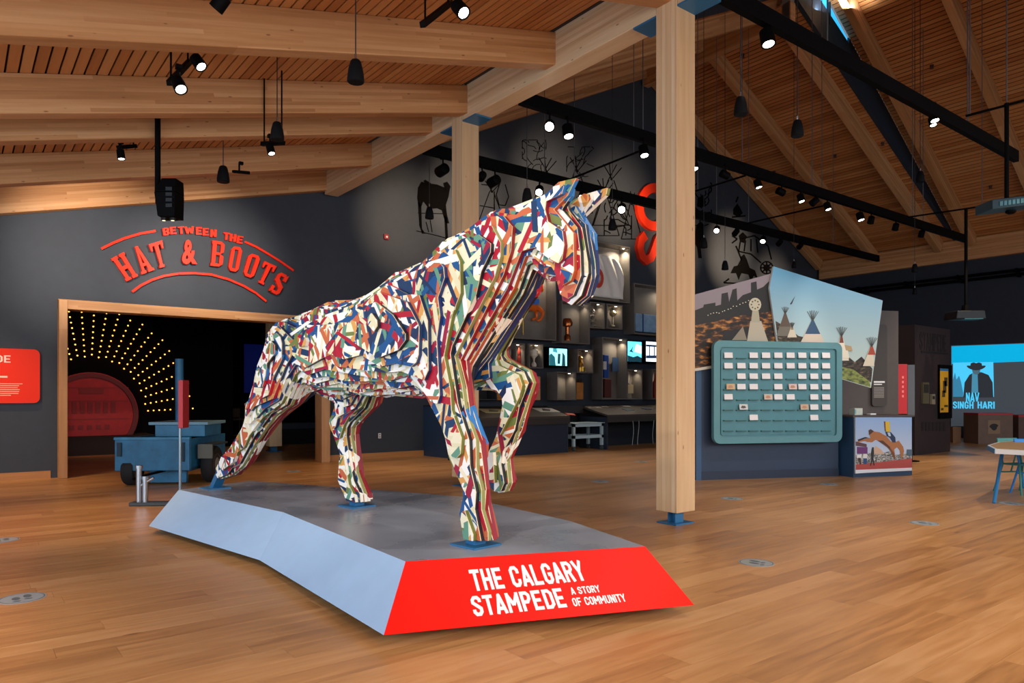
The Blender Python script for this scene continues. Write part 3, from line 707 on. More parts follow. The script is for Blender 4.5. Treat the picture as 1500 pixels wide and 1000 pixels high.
# small red panel partly hidden behind the raised hind leg, alarm, outlet
t = thing('wall_text_panel', 'small red rounded panel on the wall seen behind the horse belly', 'sign', tuple(yw(505, 585)))
a = yw(494, 588); q = MB(); q.prism(rounded(Vector((a.x, YB-.02, a.z)), UX, UZ, .62, .45, .06), (0, -.03, 0), SIGNRED); q.build('panel', t)
t = thing('wall_outlet', 'small white wall outlet low on the grey wall', 'outlet', tuple(yw(556, 638)))
a = yw(556, 638); q = MB(); q.box(a.x-.035, a.x+.035, YB-.012, YB-.001, a.z-.06, a.z+.06, WHITE); q.build('cover_plate', t, bevel=.003)
q = MB()
for dz in (-.025, .025): q.box(a.x-.015, a.x+.015, YB-.015, YB-.011, a.z+dz-.012, a.z+dz+.012, M('#55585c', .5))
q.build('socket', t)
a = yw(565, 347); t = thing('fire_alarm', 'small red alarm with a white strobe high on the dark wall', 'alarm', tuple(a))
q = MB(); q.box(a.x-.06, a.x+.06, YB-.05, YB-.001, a.z-.06, a.z+.06, M('#8c1420', .5)); q.build('housing', t, bevel=.008)
q = MB(); q.lathe([(.025, 0), (.022, .02), (.0, .025)], (a.x, YB-.05, a.z-.01), (0, -1, 0), WHITE, 10); q.build('strobe', t)

# ------------------------------------------------------------------ beyond the doorway: drum end with bulb rays
YD = 20.0
t = thing('red_drum', 'big round dark red drum end glowing in the dark doorway', 'barrel', tuple(Yp(135, 637, YD)))
cD = Yp(133, 608, YD); rD = (Yp(205, 600, YD)-Yp(133, 600, YD)).length*.97; zb = Yp(135, 638, YD).z
def arcpoly(r, z0): 
    a0 = math.asin(max(-1, min(1, (z0-cD.z)/r))); return [Vector((cD.x+r*math.cos(a), YD, cD.z+r*math.sin(a))) for a in np.linspace(a0, math.pi-a0, 30)]
RD = M('#a01018', .6, noise=.15)
q = MB(); q.prism(arcpoly(rD, zb), (0, .5, 0), RD); q.build('drum_head', t)
q = MB()
for r0 in (rD*.98, ):
    pts = arcpoly(r0, zb); pi_ = arcpoly(r0-.1, zb)
    for k in range(len(pts)-1): q.prism([pts[k], pts[k+1], pi_[k+1], pi_[k]], (0, -.05, 0), M('#5e0a10', .6))
for z in (.30, .62, .86): q.box(cD.x-rD*.78, cD.x+rD*.78, YD-.012, YD, zb+z*rD*1.3-.015, zb+z*rD*1.3+.015, M('#8a0d14', .6))
q.build('hoop', t)
q = MB(); q.box(cD.x-rD*1.3, cD.x+rD*1.3, YD-.3, YD+.8, .001, zb, M('#140a08', .8)); q.build('plinth', t)
q = MB()
for k, (w_, z) in enumerate(((.5, .78), (1.1, .42), (.9, .12))):
    for j in range(7 if k == 1 else 5):
        x = cD.x-w_/2*rD+w_*rD*(j+.1)/(7 if k == 1 else 5); hh = (.12, .26, .10)[k]*rD
        q.box(x, x+.10*rD, YD-.02, YD-.001, zb+rD*z*1.25, zb+rD*z*1.25+hh, M('#7e0d14', .6))
q.build('ornament', t)['kind'] = 'stuff'
spot((cD.x+.6, 16.6, 3.9), (cD.x+.2, YD, 1.4), 120, 50, (1, .25, .15))
t = thing('bulb_arch', 'dark fan wall with radiating rows of warm glowing bulbs around the red drum', 'light', tuple(Yp(150, 500, YD+.6)))
q = MB(); q.box(-2.9, cD.x+3.6, YD+.82, YD+.9, 0.001, 4.8, BLACKM); q.build('backing', t)
BULB = M('#ffb648', .4, emit=2.6); bq = MB(); bq.lathe([(.010, -.03), (.016, -.015), (.019, 0), (.015, .014), (.0, .02)], (0, 0, 0), (0, -1, 0), BULB, 8); bm_ = bq.mesh('bulb')
for ai in range(26):
    a = math.radians(-4+ai*7.0)
    for k in range(9):
        r = (84+k*8.2 + (3 if ai % 2 else 0)); px = 130+r*math.cos(a)*1.0; py = 606-r*math.sin(a)*1.0
        if py > 604 or px < 60: continue
        p = Yp(px, py, YD+.78); o = bpy.data.objects.new('bulb', bm_); C.objects.link(o); o.parent = t; o.matrix_parent_inverse = Matrix.Translation(t.location).inverted(); o.location = p
# inside: dim counter, stools, glow
t = thing('gallery_wall_panel', 'blue lit panel deep inside the dark doorway', 'panel', tuple(Yp(375, 590, 23)))
a, b_ = Yp(358, 575, 23), Yp(392, 505, 23); q = MB(); q.box(a.x, b_.x, 23, 23.05, a.z, b_.z, M('#0a1450', .5, emit=.25)); q.build('panel', t)
t = thing('gallery_bench', 'pale low counter far inside the dark doorway', 'counter', tuple(Zp(435, 650)))
a = Zp(438, 650); q = MB(); q.box(a.x-.9, a.x+1.2, a.y, a.y+.5, .45, .62, M('#3c4650', .6)); q.build('top', t); q = MB(); q.box(a.x-.8, a.x+1.1, a.y+.05, a.y+.45, .001, .45, M('#14181c', .8)); q.build('base', t)
t = thing('gallery_pillar', 'dim timber pillar at the back of the dark doorway', 'column', tuple(Yp(328, 600, 22)))
a, b_ = Yp(320, 600, 22), Yp(336, 600, 22); oriented_box('shaft', ((a.x+b_.x)/2, 22.17, .001), ((a.x+b_.x)/2, 22.17, 4.88), .32, .3, (0, 1, 0), COLW, t)
def stool(px, py, lab):
    a = Zp(px, py); t = thing('bar_stool', lab, 'stool', tuple(a)); m = M('#4a3524', .6)
    q = MB(); q.box(a.x-.18, a.x+.18, a.y-.18, a.y+.18, .70, .75, m); q.build('seat', t, bevel=.01)
    q = MB(); q.box(a.x-.18, a.x+.18, a.y+.15, a.y+.18, .78, 1.05, m); q.build('backrest', t, bevel=.01)
    for sx_ in (-1, 1):
        for sy_ in (-1, 1):
            q = MB(); q.tube((a.x+sx_*.19, a.y+sy_*.19, .001), (a.x+sx_*.15, a.y+sy_*.15, .70 if sy_ < 0 else .98), .018, .016, m, 6); q.build('leg', t)
    q = MB()
    for z in (.25,): q.box(a.x-.18, a.x+.18, a.y-.19, a.y-.165, z, z+.03, m)
    q.build('footrest', t)
stool(345, 650, 'wooden bar stool with a backrest in the dark doorway, right of the dim pillar')
stool(318, 652, 'wooden bar stool in the dark doorway, left of the dim pillar')

# ------------------------------------------------------------------ blue wagon and stands, left of the podium
def local(o_, u_, w_):   # returns function mapping (right, away, up)
    return lambda x, y, z: Vector((o_.x+u_.x*x+w_.x*y, o_.y+u_.y*x+w_.y*y, z))
WB = M('#1c6388', .5, noise=.25); WB2 = M('#2a7396', .45, noise=.25); TYRE = M('#121213', .8)
o_ = Zp(225, 712); u_ = Vector((rt[0], rt[1], 0)); u_.rotate(Matrix.Rotation(math.radians(4), 3, 'Z')); w_ = Vector((-u_.y, u_.x, 0))
Lm = local(o_, u_, w_); k = o_.length/1050*.985*(1/math.cos(math.atan(525/1050)))**0
dW = o_.x*fw[0]+o_.y*fw[1]; k = dW/1050
def lbox(q, x0, x1, y0, y1, z0, z1, m): q.hexa([Lm(x0, y0, z0), Lm(x1, y0, z0), Lm(x1, y1, z0), Lm(x0, y1, z0), Lm(x0, y0, z1), Lm(x1, y0, z1), Lm(x1, y1, z1), Lm(x0, y1, z1)], m)
def zk(py): return H-(py-HY)*k
wag = thing('chuck_wagon', 'old blue painted wooden wagon with a stovepipe beside the doorway', 'wagon', tuple(o_))
X_ = lambda px: (px-225)*k
q = MB(); lbox(q, X_(170), X_(276), 0, .04, zk(689), zk(641), WB); lbox(q, X_(169), X_(277), -.02, .06, zk(644), zk(640), WB2); q.build('front_board', wag, bevel=.005)
for xa in (170, 273):
    q = MB(); lbox(q, X_(xa), X_(xa)+.04, .04, 1.7, zk(688), zk(643), WB); q.build('side_board', wag, bevel=.004)
q = MB(); lbox(q, X_(170), X_(277), .04, 1.75, zk(690), zk(690)+.05, M('#173f55', .6)); q.build('floor_board', wag)
q = MB(); lbox(q, X_(174), X_(180), -.03, 0, zk(668), zk(648), M('#0c2a3a', .6)); q.build('hinge', wag); q = MB(); lbox(q, X_(263), X_(269), -.03, 0, zk(676), zk(648), M('#0c2a3a', .6)); q.build('hinge', wag)
q = MB(); lbox(q, X_(208), X_(282), .5, 1.3, zk(642), zk(624), WB2); q.build('stove_box', wag, bevel=.006)
q = MB(); lbox(q, X_(200), X_(288), .45, 1.35, zk(624), zk(619.5), M('#6f97a8', .45)); q.build('stove_lid', wag, bevel=.006)
q = MB(); q.tube(Lm(X_(236), .75, zk(640)), Lm(X_(235), .75, zk(522)+.0), .068, .064, WB, 18); q.build('stovepipe', wag, smooth=True)
def wheel(cx_, cy_, r, name='wheel'):
    p = Lm(cx_, cy_, r); q = MB(); ax = u_
    q.lathe([(r*.55, -.085), (r*.93, -.09), (r, -.06), (r, .06), (r*.93, .09), (r*.55, .085)], p, ax, TYRE, 28); wl = q.build(name, wag, smooth=True)
    q = MB(); q.lathe([(r*.12, -.11), (r*.5, -.07), (r*.56, -.088), (r*.56, .088), (r*.5, .07), (r*.12, .11)], p, ax, M('#6a6a60', .5), 16); h__ = q.build('hub', wl)
wheel(X_(187), .20, .24); wheel(X_(291), .55, .30)
q = MB(); lbox(q, X_(282), X_(303), .2, .95, .62, .65, M('#23343c', .6)); lbox(q, X_(282), X_(303), .18, .22, .42, .65, M('#5c5a4e', .6)); q.build('mudguard', wag)
q = MB(); q.tube(Lm(X_(185), .55, .28), Lm(X_(292), .55, .28), .03, None, BLACK, 8); q.build('axle', wag)
q = MB(); lbox(q, X_(210), X_(263), .25, .32, .03, zk(690), WB); q.build('under_panel', wag)
q = MB(); q.path([Lm(X_(238), .1, .24), Lm(X_(222), -.2, .20), Lm(X_(212), -.4, .16)], .02, BLACK); q.build('drawbar', wag)
# hitch posts on a dark plate
a = Zp(216, 741); dk = (a.x*fw[0]+a.y*fw[1])/1050
Lm = local(a, u_, w_); X2 = lambda px: (px-216)*dk; z2 = lambda py: H-(py-HY)*dk
t = thing('hitch_stand', 'pair of short chrome posts on a dark plate in front of the blue wagon', 'stand', tuple(a))
q = MB(); lbox(q, X2(190), X2(252), -.02, .14, .0005, .05, M('#34373a', .4)); q.build('base_plate', t, bevel=.01)
for px, pt2 in ((201, 682), (210, 698)):
    q = MB(); q.tube(Lm(X2(px), .06, .05), Lm(X2(px), .06, z2(pt2)), .036, None, CHROME, 14); q.tube(Lm(X2(px), .06, z2(pt2)-.04), Lm(X2(px), .06, z2(pt2)), .048, None, CHROME, 14); q.build('post', t, smooth=True)
q = MB(); q.tube(Lm(X2(203), .06, z2(712)), Lm(X2(222), .06, z2(700)), .018, None, CHROME, 10); q.build('clamp_arm', t)
t = thing('marker_post', 'slim grey post carrying a narrow red board beside the podium corner', 'sign', tuple(Lm(X2(249), .3, 0)))
q = MB(); q.tube(Lm(X2(249.5), .3, .001), Lm(X2(249.5), .3, z2(563)), .018, None, M('#8fa3ad', .35, .6), 12); q.build('post', t, smooth=True)
q = MB(); lbox(q, X2(251), X2(258), .2, .42, z2(628), z2(556), M('#b3262c', .5)); q.build('board', t, bevel=.006)
q = MB(); q.tube(Lm(X2(249.5), .3, .001), Lm(X2(249.5), .3, .02), .09, None, M('#34373a', .4), 20); q.build('foot', t)

# ------------------------------------------------------------------ floor stickers
STK = M('#9aa3a8', .5); STK2 = M('#5f6b72', .5)
for px, py, lab in ((32, 876, 'round grey floor sticker at the near left, clear of the podium'), (3, 791, 'round grey floor sticker at the far left below the red wall panel'),
                    (1108, 824, 'nearest round floor sticker right of the red podium front'), (1354, 766, 'round floor sticker on open floor left of the white table'),
                    (1072, 730, 'round floor sticker in front of the teal board base, just right of the column'), (1214, 709, 'round floor sticker next to the photo counter'),
                    (1480, 737, 'round floor sticker under the white table'), (880, 705, 'round floor sticker left of the nearest column, closer one'),
                    (940, 676, 'round floor sticker in front of the display desk'), (430, 690, 'round floor sticker just behind the podium by the doorway')):
    p = Zp(px, py, .0); t = thing('floor_sticker', lab, 'sticker', tuple(p))
    q = MB(); q.tube(p+Vector((0, 0, .0005)), p+Vector((0, 0, .002)), .15, None, STK, 32); q.build('disc', t)
    q = MB()
    for a in np.linspace(0, 2*math.pi, 33)[:-1]:
        a2 = a+math.pi/16; q.prism([p+Vector((r*math.cos(x), r*math.sin(x), .002)) for r, x in ((.132, a), (.132, a2), (.140, a2), (.140, a))], (0, 0, .0006), STK2)
    for sx_ in (-1, 1):
        for k in range(2):
            c_ = p+Vector((sx_*.035, sx_*.02, .002)); L2 = (.05, .018)[k]
            cc = c_+Vector((-sx_*.0, (.02, -.06)[k], 0)); q.prism([cc+Vector((.026*math.cos(x), L2*math.sin(x), 0)) for x in np.linspace(0, 2*math.pi, 11)[:-1]], (0, 0, .0006), STK2)
    q.build('footprint_mark', t)

# ------------------------------------------------------------------ back wall mural (dark line art) and the tall red letters
MUR = M('#080707', .9, spec=.05); MURL = M('#1b1817', .8)
mural = thing('wall_mural', 'black ink mural of cattle, tipis and riders painted across the dark back wall', 'mural', (15, YB, 4))
def flat(name, polys, m=MUR, off=.004):
    q = MB()
    for pl in polys: q.prism([yw(x, y, .001) for x, y in pl], (0, -off, 0), m)
    return q.build(name, mural)
def lines(name, segs, r=.8, m=MUR):
    q = MB()
    for sg_ in segs:
        for (x0, y0), (x1, y1) in zip(sg_[:-1], sg_[1:]):
            d = math.hypot(x1-x0, y1-y0) or 1; nx, ny = -(y1-y0)/d*r/2, (x1-x0)/d*r/2
            q.prism([yw(x0-nx, y0-ny, .001), yw(x1-nx, y1-ny, .001), yw(x1+nx, y1+ny, .001), yw(x0+nx, y0+ny, .001)], (0, -.004, 0), m)
    return q.build(name, mural)
flat('cow', [[(611, 290), (612, 275), (617, 266), (625, 268), (640, 270), (652, 275), (658, 280), (657, 288), (653, 300), (655, 316), (658, 327), (653, 327), (650, 318), (647, 308), (640, 305), (628, 306), (624, 300), (620, 295), (616, 305), (613, 301)],
             [(649, 268), (655, 266), (660, 273), (658, 281), (652, 280)], [(620, 265), (623, 263), (632, 269), (625, 271)], [(612, 295), (617, 300), (618, 335), (623, 342), (618, 342), (614, 330)], [(650, 305), (654, 310), (657, 360), (653, 360)]])
lines('cow_leg_line', [[(624, 325), (628, 340)], [(630, 322), (633, 340)], [(610, 338), (640, 345), (658, 350)], [(612, 312), (650, 313)]], 1.2)
def tipi(x, y, w, h_):
    return [[(x-w/2, y), (x-w*.08, y-h_)], [(x+w/2, y), (x+w*.08, y-h_)], [(x-w*.08, y-h_), (x+w*.16, y-h_*1.35)], [(x+w*.05, y-h_), (x-w*.22, y-h_*1.36)], [(x, y-h_), (x-w*.05, y-h_*1.4)], [(x, y-h_), (x+w*.3, y-h_*1.28)], [(x-w/2, y), (x+w/2, y)], [(x, y), (x, y-h_*.4)]]
for nm, (x, y, w, h_) in zip(range(6), ((720, 330, 42, 48), (800, 315, 50, 62), (845, 312, 46, 60), (895, 330, 52, 66), (885, 345, 44, 60), (925, 350, 30, 50))):
    lines('tipi_drawing', tipi(x, y, w, h_), 1.3)
rg = random.Random(11)
def scribble(x0, x1, y0, y1, n_, name, thick=1.4):
    segs = []
    for k in range(n_):
        x, y = rg.uniform(x0, x1), rg.uniform(y0, y1); s__ = [(x, y)]; a = rg.uniform(0, 6.28)
        for j in range(rg.randint(3, 6)):
            a += rg.uniform(-.9, .9); x = min(x1, max(x0, x+math.cos(a)*5)); y = min(y1, max(y0, y+math.sin(a)*5)); s__.append((x, y))
        segs.append(s__)
    return lines(name, segs, thick)
scribble(765, 800, 205, 260, 16, 'brush_drawing', 1.0); scribble(830, 870, 215, 262, 14, 'brush_drawing', 1.0)
lines('rope_drawing', [[(732, 268), (727, 285), (731, 300), (740, 301), (745, 288), (740, 270)], [(703, 301), (725, 305)], [(705, 270), (722, 272)], [(724, 280), (724, 320)]], 1.4)
# wagon and rider figures right of the column
def wheel_pts(x, y, r): return [(x+r*math.cos(a), y+r*math.sin(a)) for a in np.linspace(0, 6.283, 15)]
lines('wagon_drawing', [wheel_pts(1123, 392, 9), wheel_pts(1123, 392, 4)]+[[(1123, 392), (1123+9*math.cos(a), 392+9*math.sin(a))] for a in np.linspace(0, 6.283, 9)]+
      [[(1085, 350), (1105, 345), (1125, 360), (1130, 380)], [(1085, 350), (1082, 368), (1100, 372)], [(1092, 352), (1090, 368)], [(1100, 350), (1100, 368)], [(1108, 350), (1110, 370)], [(1100, 372), (1115, 385)]], 2.0)
flat('horse_team_drawing', [[(1070, 400), (1075, 390), (1084, 388), (1085, 376), (1090, 372), (1094, 380), (1098, 392), (1106, 396), (1110, 408), (1104, 404), (1100, 412), (1096, 402), (1086, 400), (1082, 410), (1078, 400)],
                            [(1082, 345), (1088, 340), (1094, 346), (1090, 356), (1084, 354)], [(1074, 306), (1080, 298), (1084, 304), (1088, 312), (1082, 318), (1074, 314)]])
lines('rider_drawing', [[(1078, 296), (1081, 288)], [(1072, 318), (1092, 316)], [(1068, 408), (1060, 414), (1082, 415), (1108, 410)], [(1072, 345), (1080, 350), (1072, 356)], [(1078, 360), (1086, 380), (1080, 392)]], 2.2)
flat('foal_drawing', [[(1020, 330), (1026, 324), (1032, 330), (1031, 345), (1026, 360), (1028, 378), (1023, 378), (1021, 362), (1017, 356), (1018, 340)], [(1022, 290), (1030, 285), (1034, 296), (1028, 305), (1021, 302)]])
scribble(1016, 1042, 268, 330, 16, 'figure_drawing', 1.5)
scribble(885, 925, 285, 345, 18, 'figure_drawing', 1.6)
t = thing('wall_letters', 'huge orange-red letters S and O lying sideways on the back wall beside the column', 'sign', tuple(yw(940, 330)))
pl = [yw(x, y) for x, y in ((930, 338), (930, 270), (986, 262), (986, 334))]   # O turned: bounding quad
def stroke(name, pts, r, closed=False):
    q = MB(); P3 = [yw(x, y) for x, y in pts]
    if closed: P3.append(P3[0])
    nn = len(P3); L_ = []; R_ = []
    for i_ in range(nn):
        a = P3[i_-1] if i_ > 0 else (P3[-2] if closed else P3[0]); b_ = P3[i_+1] if i_ < nn-1 else (P3[1] if closed else P3[-1])
        d = (b_-a).normalized(); n_ = Vector((-d.z, 0, d.x))*r; L_.append(P3[i_]+n_); R_.append(P3[i_]-n_)
    for i_ in range(nn-1): q.prism([L_[i_], L_[i_+1], R_[i_+1], R_[i_]], (0, -.12, 0), M('#ff3a18', .45))
    return q.build(name, t)
ox, oy, rx, ry = 955, 304, 21, 28
stroke('letter', [(ox+rx*math.cos(a)*(1.0), oy+ry*math.sin(a)) for a in np.linspace(0, 2*math.pi, 29)[:-1]], .14, True)
stroke('letter', [(942, 345), (936, 352), (934, 364), (937, 376), (943, 382), (950, 378), (955, 366), (960, 352), (968, 344), (977, 348), (980, 362), (978, 376), (972, 384)], .14)

# ------------------------------------------------------------------ display wall of boxes
YBX = YB-.42
def bx(px, py, y=YBX): return Yp(px, py, y)
def display_box(x0, y0, x1, y1, lab, depth=.4185, lit=True, col=BOXM):
    a = bx(x0, y1); b_ = bx(x1, y0); w = .03
    t = thing('display_box', lab, 'display case', (a.x, YBX, a.z), 'lit display boxes on the back wall')
    for nm, (xa, xb, za, zb_) in (('side_panel', (a.x, a.x+w, a.z, b_.z)), ('side_panel', (b_.x-w, b_.x, a.z, b_.z)), ('bottom_panel', (a.x+w, b_.x-w, a.z, a.z+w)), ('top_panel', (a.x+w, b_.x-w, b_.z-w, b_.z))):
        q = MB(); q.box(xa, xb, YBX, YBX+depth, za, zb_, col); q.build(nm, t)
    q = MB(); q.box(a.x+w, b_.x-w, YBX+depth-.02, YBX+depth, a.z+w, b_.z-w, col); q.build('back_panel', t)
    if lit:
        q = MB(); cx_ = b_.x-.12; q.tube((cx_, YBX+.15, b_.z-w-.012), (cx_, YBX+.15, b_.z-w-.001), .03, None, M('#ffe9c8', .5, emit=9.0), 12); q.build('puck_light', t)
    return a, b_
def blamp(a, b_, p=3.0):
    l = bpy.data.lights.new('case_lamp', 'SPOT'); l.energy = p; l.spot_size = math.radians(140); l.spot_blend = 1; l.color = (1, .82, .6); l.shadow_soft_size = .02
    o = bpy.data.objects.new('case_lamp', l); C.objects.link(o); o.location = (b_.x-.12, YBX+.15, b_.z-.06); aim(o, (-.25, .12, -1))
boxes = {
 'horse': (734, 396, 815, 494, 'largest display box, holding the orange carousel horse'),
 'cloth': (850, 362, 923, 436, 'wide display box holding a white draped shirt'),
 'copper': (823, 444, 864, 502, 'display box with a copper topped trophy'),
 'figs': (864, 444, 886, 480, 'narrow display box with three small figures'),
 'cup': (889, 447, 912, 481, 'narrow display box with a pale goblet'),
 'blue': (929, 422, 985, 489, 'display box with a pale blue folded blanket, cut by the column'),
 'tall': (882, 496, 919, 585, 'tallest display box with a blue costume'),
 'scroll': (919, 541, 941, 585, 'low display box with cream papers beside the tall case'),
 'red': (955, 541, 982, 585, 'low display box with a red bottle beside the column'),
 'gold': (846, 512, 869, 546, 'small display box with a golden figure'),
 'white': (775, 504, 796, 539, 'small display box with a white cup'),
 'doll': (755, 503, 769, 536, 'slim display box with a red figurine'),
 'leaf': (733, 511, 749, 540, 'small display box next to the horse knee'),
 'empty': (816, 545, 844, 586, 'plain empty lit display box'),
 'dark': (700, 556, 728, 586, 'dark box behind the raised foreleg'),
}
BP = {}
for kx, v in boxes.items():
    a, b_ = display_box(*v[:4], v[4], lit=kx != 'dark', col=BOXM if kx != 'dark' else M('#2b2c30', .6)); BP[kx] = (a, b_)
    if kx not in ('dark',): blamp(a, b_, 60 if kx == 'cloth' else 22 if kx in ('horse', 'tall', 'blue') else 8)
YI = YBX+.18
# orange carousel horse
def skin_chain(name, chains, mat, parent, sub=1):
    """body grown from joint chains: list of lists of (x,y,z,r); first chain's first vertex is the root"""
    me = bpy.data.meshes.new(name); vs_ = []; es = []; rs = []
    for ch in chains:
        base = len(vs_)
        for i_, it in enumerate(ch):
            if isinstance(it, int): continue
            vs_.append(it[:3]); rs.append(it[3])
        start = ch[0] if isinstance(ch[0], int) else None
        n_ = len(vs_)-base
        if start is not None: es.append((start, base))
        for j in range(n_-1): es.append((base+j, base+j+1))
    me.from_pydata(vs_, es, []); me.materials.append(mat)
    o = bpy.data.objects.new(name, me); C.objects.link(o)
    m = o.modifiers.new('skin', 'SKIN'); m.use_smooth_shade = True
    sv = me.skin_vertices[0].data
    for i_, r in enumerate(rs): sv[i_].radius = (r, r); 
    sv[0].use_root = True
    s__ = o.modifiers.new('subsurf', 'SUBSURF'); s__.levels = s__.render_levels = sub
    if parent: o.parent = parent; o.matrix_parent_inverse = parent.matrix_basis.inverted()
    return o
def pI(px, py, r, dy=0): p = Yp(px, py, YI+dy); return (p.x, p.y, p.z, r)
t = thing('carousel_horse', 'orange painted carousel horse with a blue bridle leaping inside the largest display box', 'figurine', tuple(Yp(770, 440, YI)))
skin_chain('body', [[pI(748, 452, .14), pI(762, 446, .155), pI(776, 446, .15), pI(782, 434, .12), pI(786, 420, .10), pI(789, 413, .11), pI(793, 424, .07), (pI(795, 428, .05))],
                    [2, pI(790, 452, .07), pI(796, 458, .05), pI(792, 468, .045), pI(786, 470, .04)], [2, pI(786, 456, .06, .1), pI(786, 466, .045, .1), pI(779, 468, .04, .1)],
                    [0, pI(742, 460, .10), pI(738, 472, .06), pI(745, 480, .05)]], M('#d9661c', .35), t)
q = MB()
for px0, py0, px1, py1 in ((772, 436, 790, 444), (779, 443, 790, 446), (785, 414, 790, 424)):
    a = Yp(px0, py1, YI-.15); b_ = Yp(px1, py0, YI-.15); q.prism([(a.x, a.y, a.z), (b_.x, a.y, a.z+.03), (b_.x, a.y, b_.z-.04), (a.x, a.y, b_.z)], (0, .02, 0), M('#2f6fd0', .4))
q.build('blue_saddle_strap', t)
q = MB(); q.tube(Yp(766, 490, YI), Yp(766, 450, YI), .02, None, M('#c9a24a', .3, .9), 8); q.build('pole', t)
# white shirt with red round mark
t = thing('white_shirt', 'white draped shirt with a round red mark inside the wide display box', 'shirt', tuple(Yp(885, 430, YI)))
a = Yp(856, 432, YI); b_ = Yp(913, 378, YI); q = MB(); nx_, nz_ = 30, 16
for i_ in range(nx_+1):
    for j in range(nz_+1):
        u2, v2 = i_/nx_, j/nz_; x = a.x+(b_.x-a.x)*(u2*(1-.10*v2*v2)); z = a.z+(b_.z-a.z)*v2*(1-.14*max(0, u2-.75)/.25)
        q.v.append((x, YI-.06*math.sin(v2*3.0)-.025*math.sin(u2*22+v2*7)*(.4+.6*u2), z))
q.mi(M('#e8e4dc', .8))
for i_ in range(nx_):
    for j in range(nz_): q.f.append((i_*(nz_+1)+j, (i_+1)*(nz_+1)+j, (i_+1)*(nz_+1)+j+1, i_*(nz_+1)+j+1)); q.m.append(0)
o = q.build('cloth', t, smooth=True); sm = o.modifiers.new('solid', 'SOLIDIFY'); sm.thickness = .02
c_ = Yp(876, 407, YI-.1); q = MB()
for k in range(20):
    a1, a2 = 2*math.pi*k/20, 2*math.pi*(k+1)/20
    q.prism([(c_.x+r*math.cos(a)*.75, YI-.115, c_.z+r*math.sin(a)) for r, a in ((.16, a1), (.16, a2), (.28, a2), (.28, a1))], (0, .01, 0), M('#c8402a', .6))
q.build('red_mark', t)
# small exhibits
def cup(px, py0, py1, r, lab, m, cat='trophy', name='trophy', prof=None):
    a = Yp(px, py1, YI); b_ = Yp(px, py0, YI); h_ = b_.z-a.z
    t = thing(name, lab, cat, tuple(a)); q = MB()
    prof = prof or [(.5, 0), (.5, .06), (.12, .12), (.1, .45), (.35, .6), (.55, .8), (.5, 1.0), (.3, 1.0)]
    q.lathe([(p[0]*r, p[1]*h_) for p in prof[:3]], (a.x, a.y, a.z+.002), (0, 0, 1), m, 16); q.build('base', t, smooth=True)
    q = MB(); q.lathe([(p[0]*r, p[1]*h_) for p in prof[2:]], (a.x, a.y, a.z+.002), (0, 0, 1), m, 16); q.build('bowl', t, smooth=True)
cup(831, 466, 499, .15, 'copper domed trophy in the display box under the horse nose', M('#b5683a', .25, .9), prof=[(.6, 0), (.6, .2), (.35, .3), (.4, .6), (.9, .65), (1.0, .8), (.7, .98), (0, 1.0)])
cup(898, 455, 478, .16, 'pale goblet shaped trophy in its own narrow display box', M('#d8c9a0', .3, .6), prof=[(.4, 0), (.4, .05), (.12, .12), (.12, .6), (.6, .72), (.75, .85), (.4, .95), (.2, 1.0)])
for k, (y0, y1) in enumerate(((451, 460), (462, 469), (470, 477))):
    cup(868, y0, y1, .11, ('top', 'middle', 'bottom')[k]+' small grey figure stacked in the narrow display box', M('#8a8478', .4), 'figurine', 'figurine', [(1, 0), (1, .12), (.4, .2), (.7, .5), (.35, .75), (.5, .9), (0, 1)])
cup(850, 520, 544, .15, 'small golden horse figure on a block in its display box', M('#c79a3c', .3, .8), 'figurine', 'figurine', [(.9, 0), (.9, .25), (.4, .3), (.6, .5), (.3, .7), (.5, .85), (0, 1)])
cup(782, 512, 537, .12, 'white footed cup in a small display box', M('#e6e0d2', .4), prof=[(.6, 0), (.6, .15), (.2, .3), (.3, .5), (.9, .65), (.95, .95), (.8, 1), (0, .9)])
cup(761, 508, 533, .08, 'tiny red figurine in the slimmest display box', M('#a83228', .5), 'figurine', 'figurine', [(.6, 0), (.8, .2), (.5, .5), (.7, .7), (.4, .85), (.45, .95), (0, 1)])
cup(740, 518, 537, .09, 'small pale green ornament in the box by the horse knee', M('#8f9c6a', .5), 'figurine', 'figurine', [(.5, 0), (.5, .1), (.2, .3), (.8, .6), (.6, .9), (0, 1)])
cup(960, 545, 583, .09, 'red bottle in the display box beside the column', M('#a03a22', .35), 'bottle', 'bottle', [(.9, 0), (1, .1), (1, .6), (.4, .75), (.3, .98), (0, 1)])
def item(name, px0, py0, px1, py1, th, lab, cat, m, parts=None, y=None):
    y = YI if y is None else y; a = Yp(px0, py1, y); b_ = Yp(px1, py0, y)
    t = thing(name, lab, cat, (a.x, y, a.z)); q = MB(); q.box(a.x, b_.x, y, y+th, a.z, b_.z, m); q.build('body', t, bevel=min(.02, th/4))
    return t, a, b_
t, a, b_ = item('folded_blanket', 931, 463, 975, 485, .16, 'pale blue folded blanket with a dark stripe in the display box by the column', 'blanket', M('#7fa3c4', .8, noise=.15))
q = MB(); x = Yp(941, 470, YI).x; q.box(x, x+.05, YI-.006, YI+.165, a.z, b_.z+.006, M('#14306e', .7)); q.build('stripe', t)
t, a, b_ = item('costume', 885, 520, 892, 553, .1, 'blue costume with a white label in the tallest display box', 'costume', M('#1c4fa8', .8))
p = Yp(884, 529, YI-.02); q = MB(); q.box(p.x, p.x+.12, YI-.025, YI-.005, Yp(884, 541, YI).z, p.z, WHITE); q.build('label', t)
t, a, b_ = item('backdrop_panel', 897, 524, 915, 544, .01, 'square blue panel at the back of the tallest display box', 'panel', M('#2a4a72', .6), y=YBX+.32)
t, a, b_ = item('riding_boots', 886, 555, 896, 582, .14, 'dark red boots at the foot of the tallest display box', 'boots', M('#5e2016', .6))
